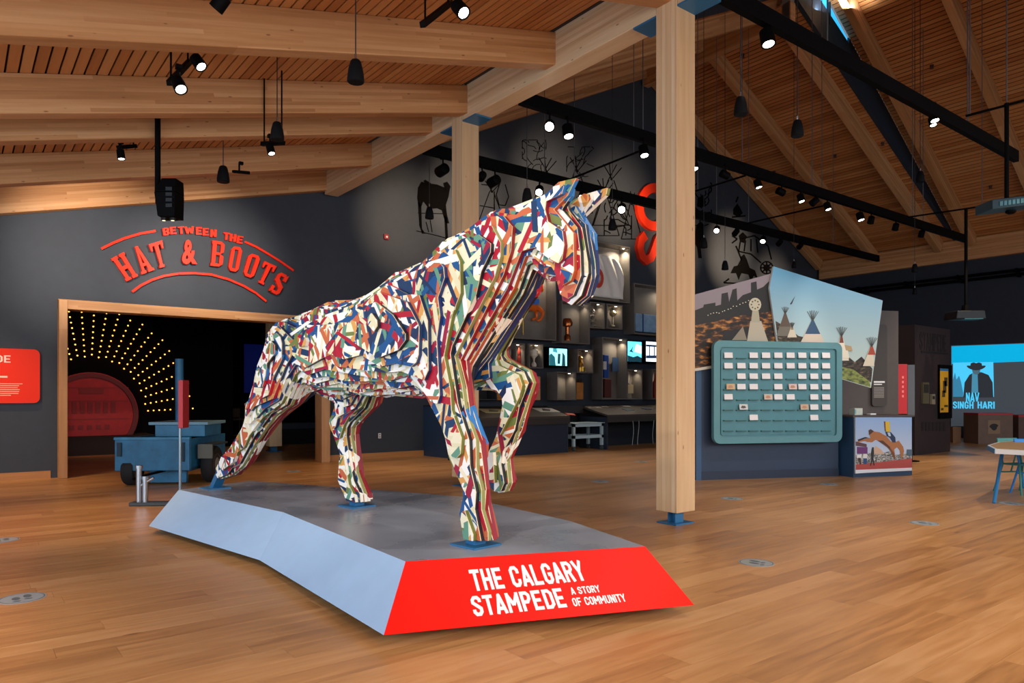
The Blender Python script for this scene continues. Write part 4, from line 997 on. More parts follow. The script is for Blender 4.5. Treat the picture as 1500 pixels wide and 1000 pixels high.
t, a, b_ = item('paper_scroll', 919.8, 563, 928, 576, .02, 'cream printed card in the low display box', 'card', M('#d8c79a', .7))
t, a, b_ = item('wooden_crate', 845, 560, 855, 585, .4185, 'orange wooden crate beside the empty display box', 'crate', M('#b8762c', .6, noise=.2), y=YBX)
q = MB()
for px in (847, 850, 853): c_ = Yp(px, 556, YBX+.1); q.lathe([(.03, 0), (.04, .04), (.02, .09), (0, .1)], (c_.x, YBX+.15, b_.z), (0, 0, 1), M('#3a2a20', .5), 8)
q.build('bottle_top', t)
t, a, b_ = item('wooden_crate', 728.5, 558, 744, 586, .4185, 'orange wooden crate behind the raised foreleg knee', 'crate', M('#b8762c', .6, noise=.2), y=YBX)
q = MB()
for k in range(3): q.box(a.x-.002, b_.x+.002, YBX-.006, YBX-.001, a.z+.05+k*.16, a.z+.06+k*.16, M('#4a2c12', .7))
q.build('groove', t)
t, a, b_ = item('wooden_crate', 781, 551, 792, 586, .4185, 'pale peach wooden crate right of the raised foreleg', 'crate', M('#c9976c', .6), y=YBX)
q = MB(); q.box(a.x-.002, b_.x+.002, YBX-.006, YBX-.001, (a.z+b_.z)/2, (a.z+b_.z)/2+.015, M('#7a5234', .7)); q.build('groove', t)
# screens: a backlit picture on each
def screen(x0, y0, x1, y1, lab, shapes, bg):
    a = bx(x0, y1); b_ = bx(x1, y0); t = thing('screen', lab, 'screen', (a.x, YBX, a.z), 'glowing screens on the back wall')
    q = MB(); q.box(a.x, b_.x, YBX, YBX+.4185, a.z, b_.z, BLACK); q.build('housing', t, bevel=.01)
    q = MB(); w, h_ = b_.x-a.x-.08, b_.z-a.z-.08
    q.box(a.x+.04, b_.x-.04, YBX-.004, YBX-.001, a.z+.04, b_.z-.04, M(bg, .5, emit=1.6))
    for k, (cl, pts) in enumerate(shapes): q.prism([(a.x+.04+w*x, YBX-.006-.0004*k, a.z+.04+h_*z) for x, z in pts], (0, .0015, 0), M(cl, .5, emit=.9))
    q.build('picture', t)
screen(803, 509, 832, 537, 'square glowing screen with a blue tinted crowd picture', [('#1b5c66', [(0, 0), (.35, 0), (.3, .5), (.1, .7), (0, .6)]), ('#0f3a44', [(.45, .1), (.6, .1), (.62, .7), (.48, .7)]), ('#0f3a44', [(.7, 0), (.9, 0), (.88, .6), (.74, .8)]), ('#3f97a5', [(.2, .8), (.45, .75), (.4, 1), (.2, 1)])], '#8fe0ee')
screen(918, 499, 941, 531, 'glowing screen with pale blue sky and a leaping figure', [('#12343f', [(0, 0), (1, 0), (1, .2), (.7, .3), (.4, .22), (0, .3)]), ('#12343f', [(.1, .5), (.25, .6), (.4, .8), (.3, .55), (.42, .45)]), ('#e8ffff', [(.45, .5), (1, .4), (1, .8), (.6, .9)])], '#5cc6ea')
screen(945, 500, 975, 531, 'glowing screen showing white rails, partly behind the column', [('#1d2f4a', [(0, .75), (1, .75), (1, .85), (0, .85)]), ('#1d2f4a', [(0, .15), (1, .2), (1, .35), (0, .3)])]+[('#1d2f4a', [(x, .2), (x+.05, .2), (x+.05, .8), (x, .8)]) for x in (.15, .4, .65, .9)], '#e6f0f4')
# sloping reading desk in two parts plus its panels
DM = M('#3a3430', .55); 
def desk(xa, xb, lab, front=None):
    yb_, yf = YB-.35, 13.35; zb_, zf_ = 1.16, .92
    t = thing('reading_desk', lab, 'desk', (xa, yf, 0))
    q = MB(); q.hexa([(xa, yf, zf_-.05), (xb, yf, zf_-.05), (xb, yb_, zb_-.05), (xa, yb_, zb_-.05), (xa, yf, zf_), (xb, yf, zf_), (xb, yb_, zb_), (xa, yb_, zb_)], DM); q.build('desktop', t)
    q = MB(); q.box(xa, xb, yf, yf+.03, zf_-.2, zf_-.05, M('#2b2725', .55)); q.build('apron', t)
    q = MB(); q.box(xa, xb, yb_-.05, yb_, .001, zb_-.06, M('#141b26', .6)); q.build('back_board', t)
    for x in (xa+.02, xb-.06):
        q = MB(); q.box(x, x+.04, yf+.05, yb_-.05, .001, zf_-.06, NAVY); q.build('side_board', t)
    if front:
        q = MB(); q.box(front[0], front[1], yf+.06, yf+.1, .001, zf_-.2, M('#14233a', .6)); q.build('front_board', t)
    return lambda x, v: Vector((x, yf+(yb_-yf)*v, zf_+(zb_-zf_)*v+.002))
xa = Yp(600, 640, 13.4).x; xm = Yp(835, 640, 13.35).x; xe = Yp(1010, 640, 13.35).x
d1 = desk(Zp(664, 672).x+.3, xm, 'left sloping reading desk under the display boxes', (xa+1.0, xm-.02))
d2 = desk(Yp(890, 640, 13.35).x, xe, 'right sloping reading desk beside the white cart')
q = MB(); q.box(xm+.02, Yp(890, 640, 13.35).x-.02, 14.25, 14.42, .95, 1.16, M('#2b2725', .55)); tag(q.build('desk_link'), 'dark shelf joining the two sloping desks above the cart', 'shelf')
def paper(df, x, v, w, h_, rot, m, lab, dark=None):
    c_ = df(x, v); sl = (df(x, 1)-df(x, 0)).normalized(); r_ = Vector((1, 0, 0)); n_ = r_.cross(sl)
    ca, sa = math.cos(rot), math.sin(rot); e1 = r_*ca+sl*sa; e2 = sl*ca-r_*sa
    t = thing('open_book', lab, 'book', tuple(c_)); q = MB(); q.prism([c_+e1*x_+e2*y_ for x_, y_ in ((-w, -h_), (w, -h_), (w, h_), (-w, h_))], n_*.012, m); q.build('page', t)
    if dark: q = MB(); q.prism([c_+n_*.0125+e1*x_+e2*y_ for x_, y_ in ((-w*.6, -h_*.6), (w*.1, -h_*.7), (w*.5, h_*.2), (-w*.2, h_*.6))], n_*.001, dark); q.build('picture', t)
def dx(df, px): return Yp(px, 610, 13.9).x
paper(d1, dx(d1, 725), .55, .33, .2, -.1, M('#b5ad7c', .7), 'large cream printed sheet on the left reading desk', M('#5a5a46', .7))
paper(d1, dx(d1, 802), .55, .30, .2, -.1, M('#c9c9c4', .7), 'white sheet with a dark picture on the left reading desk', M('#2a2a2c', .7))
paper(d1, dx(d1, 819), .12, .12, .09, -.3, M('#d2402c', .6), 'small red card at the front of the left reading desk')
paper(d1, dx(d1, 770), .6, .16, .1, .2, M('#6f6a66', .7), 'grey leaflet between the two big sheets on the left reading desk')
paper(d2, dx(d2, 880), .75, .24, .09, -.1, M('#b9b2a0', .7), 'long pale sheet at the left end of the right reading desk', M('#6d685c', .7))
paper(d2, dx(d2, 898), .8, .12, .06, -.1, M('#a09a8c', .7), 'second pale slip on the right reading desk')
paper(d2, dx(d2, 918), .45, .16, .1, .1, M('#4a5e70', .7), 'blue grey booklet in the middle of the right reading desk')
paper(d2, dx(d2, 930), .8, .14, .06, -.1, M('#9c9c98', .7), 'thin grey slip at the back of the right reading desk')
paper(d2, dx(d2, 947), .5, .14, .1, .2, M('#26375e', .7), 'dark blue booklet at the right end of the reading desk')
for k, px in enumerate((925, 933, 955)):
    a = Yp(px, 619, 13.38); t = thing('headset_cord', ('leftmost', 'middle', 'rightmost')[k]+' of three pale cords hanging from the right reading desk', 'cord', tuple(a))
    q = MB(); q.path([Vector((a.x+.03*math.sin(j*.7+k), 13.33, .74-.66*j/6)) for j in range(7)], .008, M('#9aa0a4', .4), 6); q.build('cable', t)
# blue-grey end block of the desk
a = Yp(620, 668, YB); b_ = Zp(664, 672)
t = thing('end_block', 'slate blue block closing the left end of the reading desk', 'partition', (a.x, 14, 0))
q = MB(); q.prism([(a.x+.0, YB-.01, .001), (b_.x, b_.y, .001), (b_.x+.25, b_.y, .001), (b_.x+.25, YB-.01, .001)], (0, 0, 1.17), M('#2c4460', .6)); q.build('block', t)
q = MB(); q.prism([(a.x-.01, YB-.01, 1.171), (b_.x-.01, b_.y-.02, 1.171), (b_.x+.25, b_.y-.02, 1.171), (b_.x+.25, YB-.01, 1.171)], (0, 0, .03), M('#1c2836', .6)); q.build('cap', t)
# white cart
a = Zp(840, 661); b_ = Zp(884, 659); yf = a.y; x0, x1 = a.x, Yp(884, 640, yf).x
t = thing('utility_cart', 'white square cart on castors under the display wall', 'cart', (x0, yf, 0)); WC = M('#a9c3cf', .45); zt = Yp(860, 619, yf).z
q = MB(); q.box(x0-.05, x1+.05, yf-.04, yf+.62, zt-.02, zt, WC); q.build('top', t, bevel=.005)
for nm, z in (('top_rail', zt-.1), ('lower_rail', .32)):
    q = MB(); q.box(x0, x1, yf, yf+.03, z, z+.08, WC); q.box(x0, x1, yf+.55, yf+.58, z, z+.08, WC); q.box(x0, x0+.03, yf, yf+.58, z, z+.08, WC); q.box(x1-.03, x1, yf, yf+.58, z, z+.08, WC); q.build(nm, t)
for xx_ in (x0, x1-.07):
    for yy_ in (yf, yf+.51):
        q = MB(); q.box(xx_, xx_+.07, yy_, yy_+.07, .12, zt-.02, WC); q.build('leg', t)
        q = MB(); q.tube((xx_+.01, yy_+.035, .05), (xx_+.06, yy_+.035, .05), .049, None, M('#4a5258', .5), 14); q.build('castor', t)

# ------------------------------------------------------------------ teal card board and its wall
E0 = Zp(1027, 703); E1 = Zp(1228, 697.1); eu = (E1-E0).normalized(); en = Vector((eu.y, -eu.x, 0))   # faces the camera
def pe(px, py, off=0.0): return Pp(px, py, E0+en*off, en)
t = thing('exhibit_wall', 'dark slate wall block carrying the teal card board', 'partition', tuple(E0))
SL = M('#27374f', .55, noise=.05)
zt = 1.95
q = MB(); q.prism([E0-eu*.1, E1, E1-en*.5, E0-eu*.1-en*.5], (0, 0, zt), SL); q.build('block', t)
q = MB(); q.prism([E0+en*.012, E1+en*.012, E1, E0], (0, 0, .14), M('#1c2a40', .5)); q.build('plinth_strip', t)
q = MB(); q.prism([E0-eu*.1+en*.01, E0+en*.01, E0, E0-eu*.1], (0, 0, zt), M('#2f5276', .5)); q.build('edge_strip', t)
brd = thing('card_board', 'big rounded teal board with rows of little card ledges', 'board', tuple(pe(1135, 640)))
TEAL = M('#568a92', .5, noise=.04); TEAL2 = M('#4b828c', .5, noise=.04)
c0, c1, c2, c3 = pe(1042, 650, .15), pe(1229, 646, .15), pe(1229, 504, .15), pe(1042, 497, .15)
zlo = (c0.z+c1.z)/2; zhi = (c2.z+c3.z)/2; bw = (c1-c0).dot(eu); O3 = Vector((c0.x, c0.y, zlo))
bh = zhi-zlo
def hring(o_, w, h_, w2, r, r2, n_): # frame between outer rounded rect and inner
    a = rounded(o_, eu, UZ, w, h_, r); b2 = rounded(o_+eu*w2+UZ*w2, eu, UZ, w-2*w2, h_-2*w2, r2); q = MB()
    for i_ in range(len(a)):
        j = (i_+1) % len(a); q.prism([a[i_], a[j], b2[j], b2[i_]], en*n_, TEAL)
    return q
q = MB(); q.prism(rounded(O3, eu, UZ, bw, bh, .12), en*.05, TEAL); q.build('back_plate', brd)
q = hring(O3+en*.05, bw, bh, .11, .12, .05, .035); q.build('rim', brd)
q = MB(); q.prism(rounded(O3+en*.05+eu*.14+UZ*.14, eu, UZ, bw-.28, bh-.28, .04), en*.02, TEAL2); q.build('field', brd)
fo = .15+.05+.02
colx = [200, 305, 405, 505, 605, 705, 800, 897, 993]; rowy = [245, 330, 415, 500, 583, 665, 750, 835]
def bpx(x, y): return (1030+x/5.555, 480+y/5.555)
lm_ = None
LEDGE = M('#37605f', .5); CARD = M('#e4e0e0', .6)
ordn = ['first', 'second', 'third', 'fourth', 'fifth', 'sixth', 'seventh', 'eighth', 'ninth']
rows = {0: [0, 2, 3, 4, 5, 6, 7, 8], 1: list(range(9)), 2: [1, 2, 3, 4, 6, 7, 8], 3: [1, 2, 4, 6, 7, 8], 4: [0, 4, 5, 7, 8], 5: [7, 8], 6: [2, 7]}
special = {(3, 0): ('#c9a77c', 'tan card'), (3, 5): ('#d9b9b4', 'pink patterned card'), (4, 3): ('#c9b6a4', 'card with an orange picture'), (5, 1): ('#cfd2d0', 'card with dark writing marks'), (5, 6): ('#c4a98e', 'brown tinted card')}
cw = (pe(*bpx(235, 300), fo)-pe(*bpx(167, 300), fo)).dot(eu)/2
for r in range(8):
    for c in range(9):
        p = pe(*bpx(colx[c], rowy[r] + (0 if c > 5 else 0)), fo)
        q = MB(); q.prism([p-eu*(cw+.01), p+eu*(cw+.01), p+eu*(cw+.01)-UZ*.016, p-eu*(cw+.01)-UZ*.016], en*.035, LEDGE); q.build('ledge', brd)
        sp = special.get((r, c))
        if c in rows.get(r, []) or sp:
            colr = sp[0] if sp else '#e4e0e0'; m = M(colr, .6)
            lab = (sp[1] if sp else 'white card')+' in the %s column, %s row down on the teal board' % (ordn[c], ordn[r])
            base = p+en*.028+UZ*.0005
            if sp: base = base+eu*.03+en*.02
            tt = thing('card', lab, 'card', tuple(base), 'cards standing on the teal board ledges')
            up = (UZ*1.0-en*.12); hh = .092; q = MB(); q.prism([base-eu*cw, base+eu*cw, base+eu*cw+up*hh, base-eu*cw+up*hh], en*.004, m); q.build('sheet', tt)
            if sp:
                bb = base+en*.0045; q = MB()
                q.prism([bb-eu*cw*.7+up*hh*.3, bb-eu*cw*.1+up*hh*.2, bb+eu*cw*.6+up*hh*.35, bb+eu*cw*.3+up*hh*.7, bb-eu*cw*.4+up*hh*.75], en*.001, M('#5d5048' if r == 5 and c == 1 else '#b88a6a', .6)); q.build('drawing', tt)
# ------------------------------------------------------------------ the two big photographs behind the board
def picture(name, lab, plane, quad, shapes, th=.04, cat='picture', edge='#c8c8c4'):
    q = MB(); P0 = [plane(x, y, 0) for x, y in quad]; nn = (P0[1]-P0[0]).cross(P0[2]-P0[1]).normalized()
    if nn.dot(EYE-P0[0]) < 0: nn = -nn
    t = thing(name, lab, cat, tuple(P0[0]))
    q.prism(P0, -nn*th, M(edge, .6)); q.build('panel', t)
    q = MB(); 
    for k, (m, pts) in enumerate(shapes):
        if isinstance(m, str): m = M(m, .55)
        q.prism([plane(x, y, 0)+nn*(.0006+.0004*k) for x, y in pts], nn*.0003, m)
    q.build('print', t); return t
def grad(name, c_lo, c_hi, z0, z1):
    m = bpy.data.materials.new(name); m.use_nodes = True; nt = m.node_tree; tc = N(nt, 'ShaderNodeTexCoord'); s = N(nt, 'ShaderNodeSeparateXYZ'); nt.links.new(tc.outputs['Object'], s.inputs[0])
    f = math_(nt, 'DIVIDE', math_(nt, 'SUBTRACT', s.outputs['Z'], z0), z1-z0); f2 = N(nt, 'ShaderNodeClamp'); nt.links.new(f, f2.inputs[0])
    nt.links.new(ramp(nt, f2.outputs[0], [(0, lin(c_lo)), (1, lin(c_hi))]), nt.nodes['Principled BSDF'].inputs['Base Color']); nt.nodes['Principled BSDF'].inputs['Roughness'].default_value = .6; return m
def speck(name, cols, scale=9, detail=4):
    m = bpy.data.materials.new(name); m.use_nodes = True; nt = m.node_tree; tc = N(nt, 'ShaderNodeTexCoord'); n_ = N(nt, 'ShaderNodeTexNoise', i_Scale=scale); n_.inputs['Detail'].default_value = detail
    mp = N(nt, 'ShaderNodeMapping'); mp.inputs['Scale'].default_value = (.6, .6, 1.6); nt.links.new(tc.outputs['Object'], mp.inputs[0]); nt.links.new(mp.outputs[0], n_.inputs['Vector'])
    nt.links.new(ramp(nt, n_.outputs['Fac'], [(p, lin(c)) for p, c in cols]), nt.nodes['Principled BSDF'].inputs['Base Color']); nt.nodes['Principled BSDF'].inputs['Roughness'].default_value = .6; return m
pl2 = lambda x, y, o_: pe(x, y, .10+o_)
zA, zB = pl2(1277, 560, 0).z, pl2(1150, 400, 0).z
q2 = [(1133, 390), (1293, 440), (1276, 568), (1142, 528), (1127, 422)]
sh = [(grad('print_sky', '#b9ccc6', '#5f9cbf', zA+.4, zB), q2),
      (speck('print_grass', [(.35, '#2f3a1e'), (.6, '#8f9a4a'), (.75, '#5c6a2c')], 14), [(1228, 534), (1250, 540), (1274, 556), (1275, 567), (1228, 553)]),
      (speck('print_trees', [(.35, '#14150f'), (.6, '#4a3a28'), (.75, '#8a7c62')], 22), [(1228, 518), (1240, 520), (1252, 530), (1262, 522), (1278, 540), (1276, 560), (1250, 541), (1228, 536)]),
      (speck('print_trees_dark', [(.35, '#14150f'), (.6, '#4a3a28'), (.75, '#8a7c62')], 22), [(1136, 470), (1150, 478), (1170, 492), (1190, 496), (1190, 512), (1140, 510)])]
def tip(cx_, ty, by, w, base, capc, cap, hgt=10):
    out = [(base, [(cx_-w/2, by), (cx_+w/2, by), (cx_+1.2, ty), (cx_-1.2, ty)]), (capc, [(cx_-w/2*cap, ty+(by-ty)*cap), (cx_+w/2*cap, ty+(by-ty)*cap), (cx_+1.2, ty), (cx_-1.2, ty)])]
    for a in (-.55, -.3, -.1, .15, .4, .6): out.append(('#3c3a34', [(cx_-.4, ty+2), (cx_+.4, ty+2), (cx_+a*hgt+.4, ty-hgt*(1-.25*abs(a))), (cx_+a*hgt-.4, ty-hgt*(1-.25*abs(a)))]))
    return out
sh += [('#2f3a46', [(1157, 445), (1165, 433), (1160, 445), (1158, 446)])]
sh += tip(1150, 458, 492, 26, '#6f6a5c', '#5a4a3c', .6, 9) + tip(1160, 478, 494, 14, '#cfc6b0', '#8a7a66', .3, 6) + tip(1190, 468, 502, 36, '#c9b9a8', '#2a4a6a', .62, 14) + tip(1232, 491, 528, 22, '#e9e0cc', '#7a3c26', .3, 13) + tip(1276, 506, 536, 26, '#d9cdb4', '#a8401f', .45, 13)
sh[-7:] = [s for s in sh[-7:]]
sh += [('#e9e0cc', [(1228, 505), (1240, 506), (1243, 525), (1228, 524)]), ('#b59a70', [(1236, 505), (1246, 507), (1248, 514), (1238, 513)])]
# clip shapes to panel right edge
def clipx(pts):
    out = []
    for x, y in pts:
        xm_ = 1293-(y-440)/(568-440)*17-.3; out.append((min(x, xm_), y))
    return out
sh = [(m, clipx(p)) for m, p in sh]
picture('tipi_photograph', 'large tilted photograph of tipis under a blue sky behind the teal board', pl2, q2, sh)
pl1 = lambda x, y, o_: pe(x, y, .05+o_)
q1 = [(1008, 434), (1128, 401), (1160, 440), (1160, 520), (1008, 545)]
CITY = speck('print_city', [(.42, '#120e0a'), (.54, '#4a2a12'), (.64, '#b0732e'), (.76, '#e0bd80')], 10, 8)
s1_ = [('#857a82', q1), ('#14130f', [(1008, 458), (1030, 450), (1031, 446), (1048, 443), (1048, 448), (1056, 446), (1057, 430), (1066, 428), (1068, 442), (1073, 424), (1079, 422), (1080, 440), (1088, 432), (1100, 428), (1100, 414), (1108, 412), (1109, 424), (1118, 420), (1126, 412), (1140, 425), (1160, 445), (1160, 515), (1008, 545)]),
       (CITY, [(1008, 478), (1050, 470), (1085, 462), (1130, 456), (1158, 470), (1160, 500), (1160, 518), (1008, 541)]), ('#14110d', [(1060, 486), (1100, 478), (1096, 500), (1056, 504)]),
       ('#bdb8a0', [(1106+9*math.cos(a), 446+10*math.sin(a)) for a in np.linspace(0, 6.283, 17)[:-1]]), ('#b5ac98', [(1099, 470), (1115, 470), (1125, 500), (1094, 500)]), ('#a8a28c', [(1102, 455), (1111, 455), (1113, 472), (1100, 472)]), ('#8a7f6c', [(1072, 498), (1088, 478), (1094, 498)])]
for a in np.linspace(0, 6.283, 9)[:-1]: s1_.append(('#4a4436', [(1106+5.5*math.cos(a)+dx_, 446+6*math.sin(a)+dy_) for dx_, dy_ in ((-1, -1), (1, -1), (1, 1), (-1, 1))]))
for k in range(16): x = 1036+k*4.2+rg.uniform(-1, 1); y = 462-k*1.4+rg.uniform(-3, 2); s1_.append(('#e6dcc0', [(x, y), (x+1.4, y), (x+1.4, y+1), (x, y+1)]))
s1_.append(('#c9c2b4', [(1008, 541), (1160, 516), (1160, 520), (1008, 545)]))
picture('city_photograph', 'tilted photograph of a fairground and city skyline at dusk behind the teal board', pl1, q1, s1_)
# photo counter
K0 = Zp(1250, 699); K1 = Zp(1336, 696); ku = (K1-K0).normalized(); kn = Vector((ku.y, -ku.x, 0)); K2 = Zp(1232, 697)
zt = Pp(1290, 608, K0, kn).z
t = thing('photo_counter', 'slate blue counter with a rodeo photograph on its front', 'counter', tuple(K0))
kd = (K2-K0); q = MB(); q.prism([K0, K1, K1-kn*.8, K2-kn*.35], (0, 0, zt-.03), M('#23415f', .5, noise=.05)); q.build('body', t)
q = MB(); q.prism([K0+kn*.03-ku*.03+UZ*(zt-.03), K1+kn*.03+ku*.03+UZ*(zt-.03), K1-kn*.83+ku*.03+UZ*(zt-.03), K2-kn*.35-ku*.05+UZ*(zt-.03)], (0, 0, .03), M('#4a3f3a', .5)); q.build('countertop', t, bevel=.004)
plk = lambda x, y, o_: Pp(x, y, K0+kn*(.03+o_), kn)
qk = [(1253, 693.5), (1335.5, 688), (1335.5, 611), (1253, 611)]
def kx(x, y): return (1220+x/7.692, 580+y/7.692)
def kp(*pts): return [kx(x, y) for x, y in pts]
shk = [(grad('print_sky_rodeo', '#b8c4d6', '#8fb0da', plk(1290, 660, 0).z, plk(1290, 612, 0).z), qk),
       ('#b34a42', kp((257, 770), (500, 745), (890, 700), (890, 805), (257, 830))), ('#e4e6ea', kp((257, 832), (890, 806), (890, 838), (257, 870))),
       (speck('print_crowd', [(.4, '#3a3c40'), (.55, '#a8a49c'), (.7, '#d9d6d0')], 40, 5), kp((257, 660), (420, 640), (560, 640), (640, 620), (700, 660), (880, 640), (890, 700), (500, 745), (257, 770))),
       ('#6a2f6e', kp((270, 570), (390, 575), (390, 650), (270, 650))), ('#5a3a40', kp((257, 510), (380, 540), (380, 575), (257, 560))), ('#c9a58a', kp((440, 640), (480, 560), (540, 600), (580, 650), (440, 650))), ('#e0dcd8', kp((270, 660), (320, 655), (320, 700), (270, 700))), ('#d9d6d2', kp((340, 650), (385, 650), (385, 700), (340, 700))), ('#2a4a7a', kp((340, 700), (385, 700), (380, 765), (342, 765))), ('#3c2c26', kp((280, 695), (312, 695), (315, 770), (300, 770), (292, 720), (285, 765))),
       ('#20241f', kp((440, 575), (458, 575), (462, 640), (455, 700), (470, 780), (458, 780), (445, 720), (428, 785), (418, 780), (432, 700), (425, 650))),
       ('#a86a3a', kp((400, 400), (430, 378), (470, 400), (520, 405), (600, 450), (650, 510), (700, 520), (740, 500), (790, 570), (800, 620), (780, 700), (765, 700), (750, 610), (720, 575), (690, 600), (700, 690), (690, 690), (660, 620), (600, 570), (520, 510), (480, 490), (440, 520), (380, 515), (360, 505), (280, 520), (270, 510), (370, 480), (420, 470))),
       ('#4a2a1c', kp((400, 385), (425, 372), (460, 395), (425, 425), (405, 440))), ('#2a1c18', kp((275, 490), (360, 460), (410, 470), (360, 480), (285, 508))), ('#7a451f', kp((600, 560), (650, 590), (690, 640), (700, 700), (690, 720), (660, 640))), ('#5a2f18', kp((500, 500), (600, 565), (650, 600), (640, 570), (560, 500))),
       ('#d9b31c', kp((580, 285), (635, 285), (640, 360), (645, 400), (600, 405), (582, 340))), ('#7a2418', kp((575, 285), (588, 283), (592, 400), (584, 390))), ('#1c2c50', kp((590, 400), (650, 405), (700, 465), (705, 520), (670, 520), (640, 470), (605, 450))), ('#b8c8d4', kp((610, 410), (640, 410), (650, 450), (625, 450))), ('#4a6070', kp((830, 600), (890, 600), (890, 670), (830, 670)))]
tt = picture('rodeo_photograph', 'rodeo photograph of a bucking horse and yellow-shirted rider on the counter front', plk, qk, shk, th=.025)
a = Pp(1252, 607, K0-kn*.25, kn)
t = thing('card_box', 'white box on the photo counter', 'box', (a.x, a.y, zt)); q = MB(); o3 = Vector((a.x, a.y, zt+.001)); q.prism([o3-ku*.0, o3+ku*.17, o3+ku*.17-kn*.15, o3-kn*.15], (0, 0, .12), M('#c9cfc0', .6)); q.build('body', t, bevel=.004)
q = MB(); q.prism([o3+kn*.002+UZ*.02, o3+ku*.03+kn*.002+UZ*.02, o3+ku*.03+kn*.002+UZ*.1, o3+kn*.002+UZ*.1], kn*.002, M('#7fb0b4', .6)); q.build('label', t)
t = thing('paper_stack', 'small white stack of paper on the counter beside the box', 'paper', (a.x+.3, a.y, zt)); o3 = o3+ku*.34; q = MB(); q.prism([o3, o3+ku*.12, o3+ku*.12-kn*.1, o3-kn*.1], (0, 0, .025), WHITE); q.build('sheets', t)

# ------------------------------------------------------------------ panels behind, dark kiosk, projection wall
BR = M('#4f4742', .6, noise=.05)
def pb(px, py, off): return pe(px, py, off)
a = pb(1234, 690, -1.2); b_ = pb(1316, 690, -1.2)
t = thing('partition_wall', 'brown grey partition behind the tipi photograph', 'partition', (a.x, a.y, 0)); ztp = pb(1300, 455, -1.2).z
q = MB(); q.prism([(a.x, a.y, .001), (b_.x, b_.y, .001), (b_.x-en.x*.3, b_.y-en.y*.3, .001), (a.x-en.x*.3, a.y-en.y*.3, .001)], (0, 0, ztp), BR); q.build('panel', t)
o3 = pb(1276, 595, -1.18); w = (pb(1298, 595, -1.18)-o3).length; h_ = pb(1276, 475, -1.18).z-o3.z
t = thing('text_panel', 'dark rounded text panel on the brown partition', 'sign', tuple(o3))
q = MB(); q.prism(rounded(o3, eu, UZ, w, h_, .06), en*.03, M('#3e3833', .6)); q.build('panel', t)
q = MB()
for y0, y1, x1 in ((558, 560.5, 1296), (562, 563.5, 1292)): q.prism([pb(1280, y1, -1.149), pb(x1, y1, -1.149), pb(x1, y0, -1.149), pb(1280, y0, -1.149)], en*.001, WHITE)
for k in range(9): y = 567+k*1.8; q.prism([pb(1280, y+.7, -1.149), pb(1295, y+.7, -1.149), pb(1295, y, -1.149), pb(1280, y, -1.149)], en*.001, M('#a39c94', .6))
q.build('text_lines', t)['kind'] = 'stuff'
# red and grey standing signs
XS = Zp(1322, 668); 
for nm, lab, x0, x1, y0, y1, m, d in (('banner_sign', 'narrow upright red sign behind the photo counter', 1316, 1329, 533, 606, M('#c81a20', .5), 15.2), ('banner_sign', 'narrow upright grey sign right of the red one', 1329.5, 1340, 534, 608, M('#5c6064', .4), 15.6)):
    a = Dp(x0, y1, d); b_ = Dp(x1, y0, d); r_ = Vector((rt[0], rt[1], 0)); wv = (Vector((b_.x, b_.y, 0))-Vector((a.x, a.y, 0)))
    t = thing(nm, lab, 'sign', (a.x, a.y, 0)); q = MB(); q.prism([a, (b_.x, b_.y, a.z), (b_.x, b_.y, b_.z), (a.x, a.y, b_.z)], Vector((fw[0], fw[1], 0))*.08, m); q.build('board', t, bevel=.01)
    q = MB(); c_ = (a+b_)/2; q.tube((c_.x, c_.y, .001), (c_.x, c_.y, a.z), .03, None, BLACK, 8); q.tube((c_.x, c_.y, .001), (c_.x, c_.y, .02), .16, None, BLACK, 16); q.build('stand', t)
    if '#c81a20' in str(m.name) or x0 == 1316:
        q = MB()
        for k in range(5): z = a.z+.35+k*.1; p = a.lerp(Vector((b_.x, b_.y, a.z)), .4); q.prism([(p.x, p.y, z), (p.x+wv.x*.2, p.y+wv.y*.2, z), (p.x+wv.x*.2, p.y+wv.y*.2, z+.05), (p.x, p.y, z+.05)], Vector((-fw[0], -fw[1], 0))*.004, M('#ff8a84', .5))
        q.build('text_mark', t)
ka, kb = Zp(1340, 667), Zp(1393, 661); ky = ka.y; zt = Yp(1360, 478, ky).z
t = thing('kiosk_wall', 'dark maroon wall block with ghosted lettering left of the projection', 'partition', (ka.x, ky, 0)); MAR = M('#2c1f20', .55, noise=.08)
q = MB(); q.box(ka.x, kb.x, ky, ky+1.0, .001, zt, MAR); q.build('block', t)
def yk(px, py, o_=0): return Yp(px, py, ky-o_)
o3 = yk(1347, 512); w = yk(1386, 512).x-o3.x
block_text('lettering', 'STAMPEDE', o3+Vector((0, -.001, 0)), UX, UZ, w, (yk(1347, 486).z-o3.z), M('#171011', .6), t, .006)
q = MB(); q.box(yk(1349, 513).x, yk(1388, 513).x, ky-.012, ky-.001, yk(1349, 516).z, yk(1349, 513.6).z, M('#0d090a', .6)); q.build('rule', t)
q = MB()
for k in range(7): x = 1350+k*5.2; q.box(yk(x, 620).x, yk(x+3, 620).x, ky-.008, ky-.001, yk(x, 631).z, yk(x, 618).z, M('#1c1314', .6))
q.build('lower_lettering', t)['kind'] = 'stuff'
t = thing('banner', 'tall yellow poster in a black frame on the maroon block', 'poster', tuple(yk(1383, 600)))
q = MB(); a, b_ = yk(1373.5, 613), yk(1391, 535); q.box(a.x, b_.x, ky-.06, ky-.002, a.z, b_.z, BLACK); q.build('frame', t)
q = MB(); a, b_ = yk(1377, 604, .061), yk(1389, 540, .061); q.box(a.x, b_.x, ky-.063, ky-.061, a.z, b_.z, M('#d9a01c', .5)); q.box(a.x, b_.x, ky-.065, ky-.063, b_.z-.06, b_.z, M('#2a6fa0', .5))
